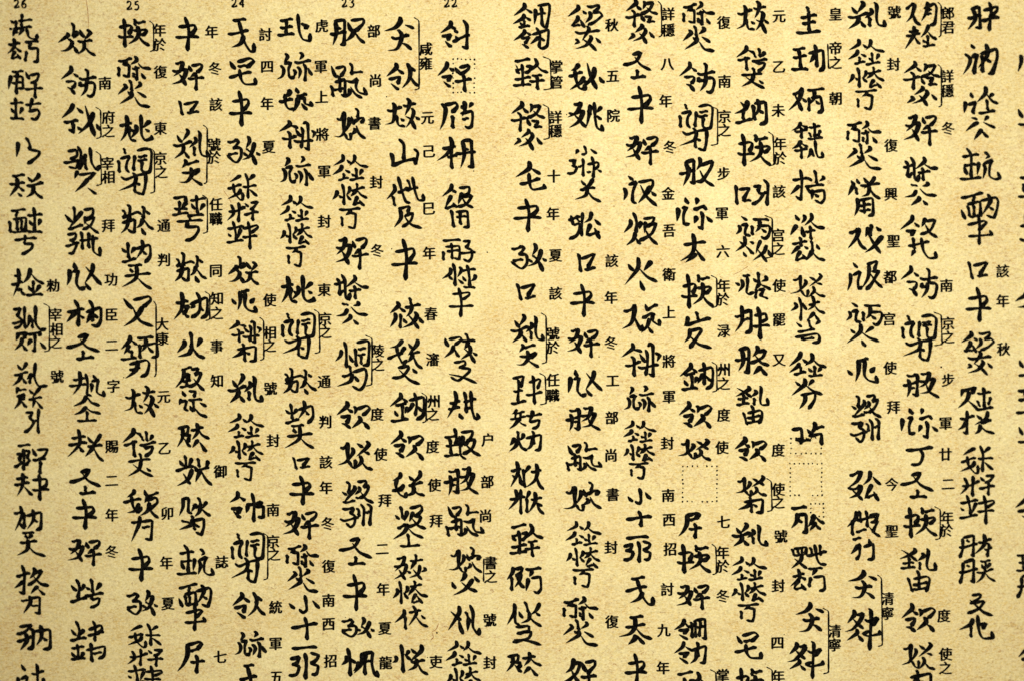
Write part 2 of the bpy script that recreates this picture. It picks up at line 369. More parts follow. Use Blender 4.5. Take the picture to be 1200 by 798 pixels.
# ------------------------------------------------------------------ the script's elements: strokes in a 0-100 box, y downwards
ELEMENTS_TEXT = """
nian|h18 22 84 13 94 18 72 46;h0 67 102 55;h46 0 53 101
kou|h5 0 20 100;h24 28 92 8 55 78;h42 88 95 78
dl|h26 12 79 3;p79 3 60 28 2 42;h4 43 35 48 72 39;p76 38 52 72 5 98;n30 50 70 74 102 94
dr|d8 8 24 36;h24 13 92 2 78 25 32 40;h0 60 102 51;h53 36 46 102
hl|d18 6 42 40;p85 3 55 45;h0 55 92 40;p65 45 45 75 -5 102;n58 62 88 95
hr|p25 45 15 75 0 95;h30 48 38 90;h52 0 58 60 72 95 100 92 98 65
yu|p32 0 22 38;h32 20 85 8;h18 48 92 40 72 56;p60 42 45 72 0 95;n46 55 70 78 102 100
shui|d25 5 42 25;d5 35 28 50;h62 0 58 100;p38 58 5 102
xian|h15 22 90 12;h50 0 45 50;h0 50 95 42;p45 50 30 80 5 100;h62 48 65 85 100 88 98 70
tai|h10 25 90 18;p50 0 40 40 0 70;n45 28 102 65;p50 55 25 90;h25 92 75 85;d65 68 88 100
wan|h0 8 100 0;h45 8 40 32;p22 38 12 95;h38 38 85 32 80 98 58 92
yu3|h10 8 85 2;h50 8 48 100;p15 38 5 95;h24 38 85 30 82 92 66 86;h28 60 78 55
zhu|h10 28 85 20;h45 0 48 95;h10 58 25 85;h85 45 72 82;h0 100 100 90
kao5|h0 32 100 22;p42 0 36 35 22 62;h22 62 85 55 78 88 45 102
sih|p15 20 8 72;h42 0 58 48;h45 55 98 52 80 80 48 100
tian|h15 10 80 2;h0 42 90 32;p48 8 40 55 0 98;n50 42 78 65;d45 75 70 98
guan|d4 14 36 34;p70 0 56 30 0 54;h26 49 90 36;p26 60 0 98;n26 55 58 86 106 98
mian|h10 8 95 2;h45 8 38 35;h8 42 5 100;h25 42 92 36 92 90;h48 40 48 88;h68 40 70 88;h20 95 95 88
fu1|h10 30 85 22;h0 58 95 48;p48 0 45 50 0 100;n50 58 95 95
rz|p50 0 30 25 0 42;n50 5 70 22 104 42;h50 35 52 92;d15 60 28 82;p85 55 70 85;h5 98 100 90
zi|h10 15 60 2 84 16 42 42;h40 42 88 55 82 85 55 102 28 92 8 74;h4 72 58 65
bei|p15 10 5 60;h18 15 90 5 80 40;p50 30 40 70 0 100;n50 55 90 95
er|h5 20 90 8 75 25;h48 15 50 95 35 88;p25 45 5 75;d70 45 100 70
san|h10 8 90 0 45 40;h40 42 95 36 65 80 5 100
li|h70 0 72 100;h0 42 62 35
ya|h15 5 80 -2;h10 28 42 22 25 45;h20 48 48 46 5 85;h60 16 58 102;h66 28 92 24 72 48;h68 50 98 48 85 82 70 78
wan9|h5 30 80 22;p45 0 40 50 0 100;d15 50 35 68;n68 25 75 70 102 95
nei|h10 30 92 18 90 95 65 90;p50 0 45 50 15 85;n50 45 75 65;h12 32 8 100
ping|h20 10 80 2;d30 22 40 40;p75 20 62 42;h0 55 95 45;h50 10 48 52;p48 55 30 80 0 98;n50 58 104 100
cai|h10 32 90 22;h50 0 48 100 28 90;p45 45 30 68 0 82
gong8|p42 2 12 42;h35 15 80 8 42 52 0 72;n35 32 70 56 104 62;p50 70 25 102;n52 68 88 98
yue|h0 32 75 22;p45 0 35 50 0 100;h38 38 92 28 86 100 64 92;h45 60 84 55
zin|h10 12 75 2 50 28 0 45;h5 60 90 42;p45 45 25 100;h70 40 68 95 45 90
shi|d34 0 62 20;p16 42 12 70 -2 102;h35 48 82 36 66 70 72 98 92 86
huo|p26 35 12 60 0 70;h48 0 50 42;p48 42 32 75 0 98;n52 46 70 80 104 100;p84 15 62 48
ling|p58 2 46 24 -2 54;n66 18 102 40;h24 56 86 47 52 74;d28 74 84 100
fang|h0 30 95 18;h50 0 48 28;h40 38 95 30 85 98 62 90;p42 35 35 70 5 100
bading|p45 0 30 25 0 42;n52 5 102 42;h15 58 85 50;h50 55 48 98 30 90
bi|n34 0 48 35 80 100;p72 16 46 58 0 88;h5 50 26 64;d78 50 106 70
qian|p25 5 10 40;h28 15 95 5 75 30;p55 30 45 65 0 100;n60 72 98 100
shan|d5 30 22 62;h48 0 45 85;p85 35 60 65;h0 92 100 82
ji|h20 10 80 0 60 30;p35 10 30 55 0 95;h50 38 88 35 50 80 18 100;n38 42 70 75 106 98
bi3|h20 15 25 65;h52 0 54 75 70 98 102 94 98 70;h80 5 78 55;h5 52 95 38
dad|d75 5 92 25;p70 25 45 60 10 90;n15 8 50 55 105 85;d30 84 55 105
mu|h10 32 90 20;h50 0 50 96;p45 45 28 68 0 85;n55 48 88 72
nei2|h0 38 95 22 90 92 60 98;h45 0 48 70;p42 45 30 80 5 95
sheng|h32 12 72 3 45 45 0 62;n30 15 60 45 102 68;h52 62 50 98;h22 98 85 92
kang|h10 25 80 18;d40 0 52 15;p35 45 30 75 0 100;h36 45 74 38 68 85 84 98 104 76
quan|p45 0 30 20 0 38;n50 5 102 40;p42 38 20 60;n50 35 85 58;h50 55 50 95;h10 98 92 94;h25 75 75 72
xue|h20 10 30 30;h45 0 48 40;p80 5 62 35;h0 48 100 38;p40 42 30 62;h32 62 85 58 75 85 35 102
nei3|h0 35 95 22 92 85 55 92;h40 0 45 102;h45 62 90 58
yuR|d32 0 48 20;h5 30 95 20;p45 30 36 48 15 60;h32 50 92 40 80 66 45 86 0 102;n35 58 70 80 108 100
bu|h8 15 92 3;h60 12 52 45;p12 48 0 95;h48 48 62 56 58 100 38 92
yu5|p50 0 30 28 0 50;n55 5 106 45;h25 52 75 45;h50 40 50 100 35 90;d18 65 5 88;d80 62 100 95
you|h0 38 90 25;p42 0 40 45 0 100;h56 42 52 85 75 98 100 85
zhao|p35 10 30 60 5 100;d5 35 20 55;h60 0 60 70 75 98 105 92 102 72;p95 25 70 45;d70 52 100 70
si|h8 24 6 96;h20 14 92 4 89 92 55 100;h28 38 66 32;h30 62 64 56;h46 50 48 90
wei|h45 0 48 40;h18 32 98 18 95 95 72 100;p48 38 30 60 0 75;h50 40 50 98;d58 48 76 64
niu|p22 5 5 42;h15 32 95 20;h58 0 55 50;p55 50 40 75 0 100;h15 62 90 52 85 90 60 95
quan4|h42 0 42 30;p42 30 30 62 0 86;n36 36 60 62 106 88;p86 8 64 38;d40 72 60 104
fu4|d5 12 25 42;h35 18 88 2 75 25;p68 38 45 70 0 100;n40 42 65 75 105 98
quan2|p50 0 30 25 0 48;n50 10 94 42;d35 40 50 55;h50 52 50 95;h20 70 85 62;h5 98 98 92
bing|h0 10 98 2;h15 40 12 100;h15 42 92 32 90 98 70 92;p52 10 48 50 28 75;d58 52 75 70
dao|h15 15 95 2 88 80 62 98;p45 12 40 55 0 98;h8 55 78 42
zhi|h10 30 85 18;h40 0 42 30;p72 40 45 78 5 98;n22 38 55 70 78 102;d82 55 105 78
he|p55 0 35 28 0 45;n55 10 98 35;h12 56 95 45;h55 32 55 100
jiao|h8 25 88 15;h45 0 55 40;p55 40 40 70 0 90;n25 45 60 75 104 100;d75 46 94 68
mao|p72 0 40 22 8 36;h5 66 95 44;h48 22 42 60 66 94 100 80;p64 48 40 80 0 102
ka|h45 0 48 100;p80 5 55 32;h5 45 98 35;n52 50 80 75 102 95
kai|h0 45 100 32;h70 5 68 100;p35 15 32 60 0 98
wl|h12 10 80 2 62 42;h45 15 42 90;h15 55 70 48;h0 98 95 88
lon|h15 28 95 18;p50 0 40 45 0 98;h45 52 85 45 55 70;n55 72 92 100
chan|h25 8 90 0;p28 10 22 60 0 100;h40 28 88 22 80 50;h60 20 62 90;h40 55 85 50;h35 92 95 85
sao|h10 15 80 5 70 30;p35 10 30 50 0 95;h30 48 95 40;h60 25 62 95;n65 55 105 100
chen|h20 15 75 8 70 35 30 45;p22 15 25 70 -4 102;h28 62 72 58 60 95;p58 65 40 88
dacan|h15 25 85 15;p52 0 45 40 0 65;n50 25 106 55;p50 62 28 100;n56 62 86 106
nv|h40 0 42 45;d18 20 28 40;p80 15 60 45;h0 55 98 42;p75 50 50 80 5 105;n30 58 74 95
shr|h50 0 48 38;h12 15 18 40;h15 42 90 35;h88 8 86 38;p45 42 35 75 0 100;n50 45 70 75 112 108
jif|p15 8 15 50 0 95;h18 15 85 5 78 60 98 95
ban|h18 30 80 18 46 48;h0 70 102 56;h48 0 52 102
qi|h38 10 90 0 80 25;h40 32 78 25;p38 8 36 50 0 90;h40 66 102 58;h70 40 72 102
ge|h20 10 68 2;h0 48 78 34;h42 8 48 48 68 85 95 98 98 70;p66 58 45 80 8 92
mao4|h5 15 20 48;h25 18 82 3 62 38;h28 45 62 38;h0 75 78 60;h42 45 45 85 65 98 98 95 98 72
bei4|d0 25 12 62;p30 10 28 60 18 95;h30 10 60 2;h58 5 55 75 75 98 100 92 95 70;p85 22 65 42
kai2|h15 10 55 0 52 88;h15 10 14 60 2 98;h0 48 102 38;h80 5 78 102
xinl|p22 25 0 66;h46 0 48 102;d78 15 60 42;n60 50 98 66
shi4|h10 25 90 15;h48 0 50 100;h18 38 15 80;h18 40 92 30 90 75 72 72
yi|d42 0 55 18;h5 32 92 22;p35 32 30 70 8 98;h62 30 60 95 45 88;d12 50 0 72;d84 46 106 70
wang|h5 15 90 2;h48 8 48 85;h10 50 80 42;h0 98 100 84
bi2|h20 0 22 65 45 98 98 95 98 65;h35 50 90 30
xiao|d0 45 18 75;h50 0 58 70 48 98 32 85;d78 25 102 66
shii|h0 58 100 42;h55 0 58 100
zhou|h24 12 82 2 80 98 62 90;h24 12 20 66 2 102;h0 56 102 40;d44 20 52 34
kour|h10 15 25 45;h30 15 95 3 75 40;p55 45 40 75 0 100;n52 50 75 75 108 100
jin6|p40 0 20 60;h30 35 90 22 40 98
dian|h5 20 10 98;h20 30 88 20 85 95 60 95;h50 0 50 95;h15 62 80 55
yi5|h12 22 62 2;p64 3 50 44 -2 88;n54 16 58 58 94 100;p110 58 98 98
kai4|h0 42 60 32;h20 10 30 88;h58 0 62 100;h15 85 60 74
ba2|d20 8 40 12;p80 0 60 24;p45 30 25 55 0 68;n52 26 104 58;p45 68 20 102;n52 65 78 104
qianR|p26 4 18 40;h24 16 98 2 78 30;p60 22 46 60 0 94;n54 62 76 80 102 102
zhouS|h15 12 18 100;h0 45 60 40;h50 10 52 88;h92 0 90 102
fan|h25 12 80 0 78 70 102 98 108 75;p35 30 25 70 0 95;h55 20 50 95;h25 50 75 42
jiez|p55 0 35 30 0 45;n60 18 100 38;h22 68 82 52;p52 45 50 75 15 100;n52 70 75 86 102 102
shan4|h50 0 48 82;p8 45 0 98;h5 95 80 78;h92 28 86 88
dai|p30 15 20 40 0 65;h28 45 28 98;h45 0 55 60 78 96;h35 45 82 30
bi7|h15 10 20 60;h50 0 52 60 70 92 105 85 100 62;h0 50 86 36;h78 6 76 48
jie|p55 0 35 25 0 45;n50 18 92 32;p45 42 40 70 5 100;h80 38 85 100
you2|h25 12 70 2 45 50 0 68;n28 35 55 60 102 100;d75 20 88 42
ci|p50 0 35 30 0 55;n50 25 75 45 104 50;h52 50 50 92;h20 98 85 90;h35 70 72 66
ren|p60 0 40 35 0 60;h46 35 46 102
dou|d20 25 35 42;h0 62 95 42;h78 0 80 100 58 92;h35 55 32 85
kouP|p18 10 16 60 0 100;h20 14 84 2 60 42;h70 45 64 100
jing|d15 15 30 35;p48 0 42 40;p88 5 70 30;h0 52 98 40 90 92 55 98;h60 45 55 75
ben|h10 35 85 22;p45 0 40 45 -5 88;h65 40 62 102;h42 66 88 60
gong|p62 0 45 30 0 55;d62 22 92 38;p45 50 20 95;h20 95 80 85;d60 65 88 100
yongs|h5 5 18 95;h30 22 92 12 90 95 70 98;h62 0 58 90;h35 58 85 52
zhi3|h25 10 70 2 42 45;h42 48 72 42 40 85 5 95;n0 60 45 80 106 100
bi8|p52 0 36 42;d0 38 12 70;p78 30 50 75 10 102;n38 42 68 70 98 92;d86 18 104 46
quanl|n12 18 60 55;p72 4 56 50 0 96;h56 46 72 78 62 102
tong|h5 15 10 92;h28 8 92 0 90 98 70 92;h28 8 30 90;h58 8 58 85;h32 38 88 34
ya3|h10 8 85 2;h20 30 28 60;h22 30 85 25 78 58;h50 10 48 92;h28 62 80 58;h0 98 98 90
ge4|p45 0 30 25 5 42;h40 12 85 5 50 40 0 58;n40 25 106 55;h25 65 28 98;h28 65 82 60 75 92;h30 95 75 92
cang|p50 0 32 32 0 52;n55 20 90 40;h18 75 82 58;h48 45 48 85 68 98 98 90 96 78
wu|p40 0 15 25;h25 20 90 12;h0 48 98 38;h30 20 32 48;h62 15 60 60;p50 55 30 80 0 100;n55 62 98 90
nai|p35 30 25 65 0 100;h25 15 85 0 60 38;h55 40 98 38 85 70 50 90
yi7|d45 0 50 18;h0 25 95 15;p70 30 45 65 0 98;n20 40 55 65 90 106;d85 48 104 68;d15 55 5 75
zhang|h5 30 75 20;h25 5 22 60 40 60 25 98 5 92;h75 8 72 80
huod|d10 25 28 44;p42 0 38 38 0 90;p82 16 54 43;n42 48 65 68 108 82;d44 80 58 106
tianb|h30 10 70 3;h18 42 78 32;p50 8 45 50 0 72;n50 42 104 75;p52 65 25 100;n52 62 72 102
pu|p55 0 40 30 10 55;h35 25 85 12 55 65 0 98;n38 35 60 70 108 98
er4|p45 0 20 32;h25 28 88 16;h58 22 60 100 42 92;p35 40 15 78;d78 52 106 76
liu|h15 40 98 28;p55 0 52 45 0 98;p72 58 50 85 20 102;n62 50 98 100
zhi9|p12 15 0 38;h5 32 95 18;h50 0 45 30;p25 45 15 70 0 80;h25 48 72 38 50 75 12 102;n15 58 55 80 104 96
quanw|n15 12 72 52;p70 5 45 40 5 58;h48 55 46 95;h20 74 78 66;h0 102 98 90
gu|h22 0 28 35;p87 16 60 42;p30 32 18 55 0 74;n30 38 106 70;h28 74 20 102;h30 76 72 70 60 94;h25 99 82 100
you9|h8 15 12 95;h10 20 92 10 88 95;h50 0 50 90;h15 55 85 50;h12 95 88 90
zhu4|d45 0 55 18;h15 35 90 25;h50 18 50 95;h20 65 85 58;h0 100 102 92
xil|h30 15 75 2 50 55 0 85;n30 35 70 62 98 88
duan|h50 0 50 35;h15 15 20 35;h85 8 82 35;h5 45 98 35;h30 50 22 75;h15 62 90 55 88 98 65 95;h50 50 48 85
dang|d10 15 25 35;h48 0 48 38;p85 5 70 30;h15 55 92 42 85 85 55 100;h20 78 75 68
fenb|d15 8 30 25;p80 0 60 25;p50 22 30 48 0 60;n55 25 104 55;h25 62 75 52 65 90 48 98;p45 55 38 80 20 100
er6|h5 10 80 2;h25 38 20 75 0 102;h28 38 85 32 82 102 62 92;d40 55 58 70
bag|p48 35 25 65 0 80;n50 36 104 70;p45 70 25 100;n50 68 86 102
luo|h10 8 15 45;h15 8 88 2 85 40;h40 10 42 38;h65 8 65 36;h15 45 80 40;h20 55 75 50 50 78 0 102;n30 60 92 102
zhong|h0 28 80 18;h56 0 54 102;p45 35 25 55 2 76;h8 76 98 58;h85 52 100 66
fu6|p80 6 50 55 0 94;n6 22 45 45 106 78;d56 80 72 108
ding|h0 25 98 5;h62 15 65 60 58 92 45 98 22 88
two|h12 24 32 4 70 6 84 28 66 58 10 96;h10 96 92 92 98 76
three|h12 18 36 2 74 6 76 30 40 46;h42 46 84 54 84 84 46 100 8 90
four|h72 0 14 66;h10 68 98 66;h72 2 72 100
five|h84 2 30 6;h30 6 24 42;h24 42 68 40 90 66 68 96 10 96
six|h84 2 36 24 10 66 34 98 78 92 88 62 58 44 16 62
"""
ELEMENTS = {}
for line in ELEMENTS_TEXT.strip().splitlines():
    k, body = line.split('|')
    st = []
    for s in body.split(';'):
        v = [float(x) for x in s[1:].split()]
        st.append((s[0], list(zip(v[::2], v[1::2]))))
    ELEMENTS[k] = st

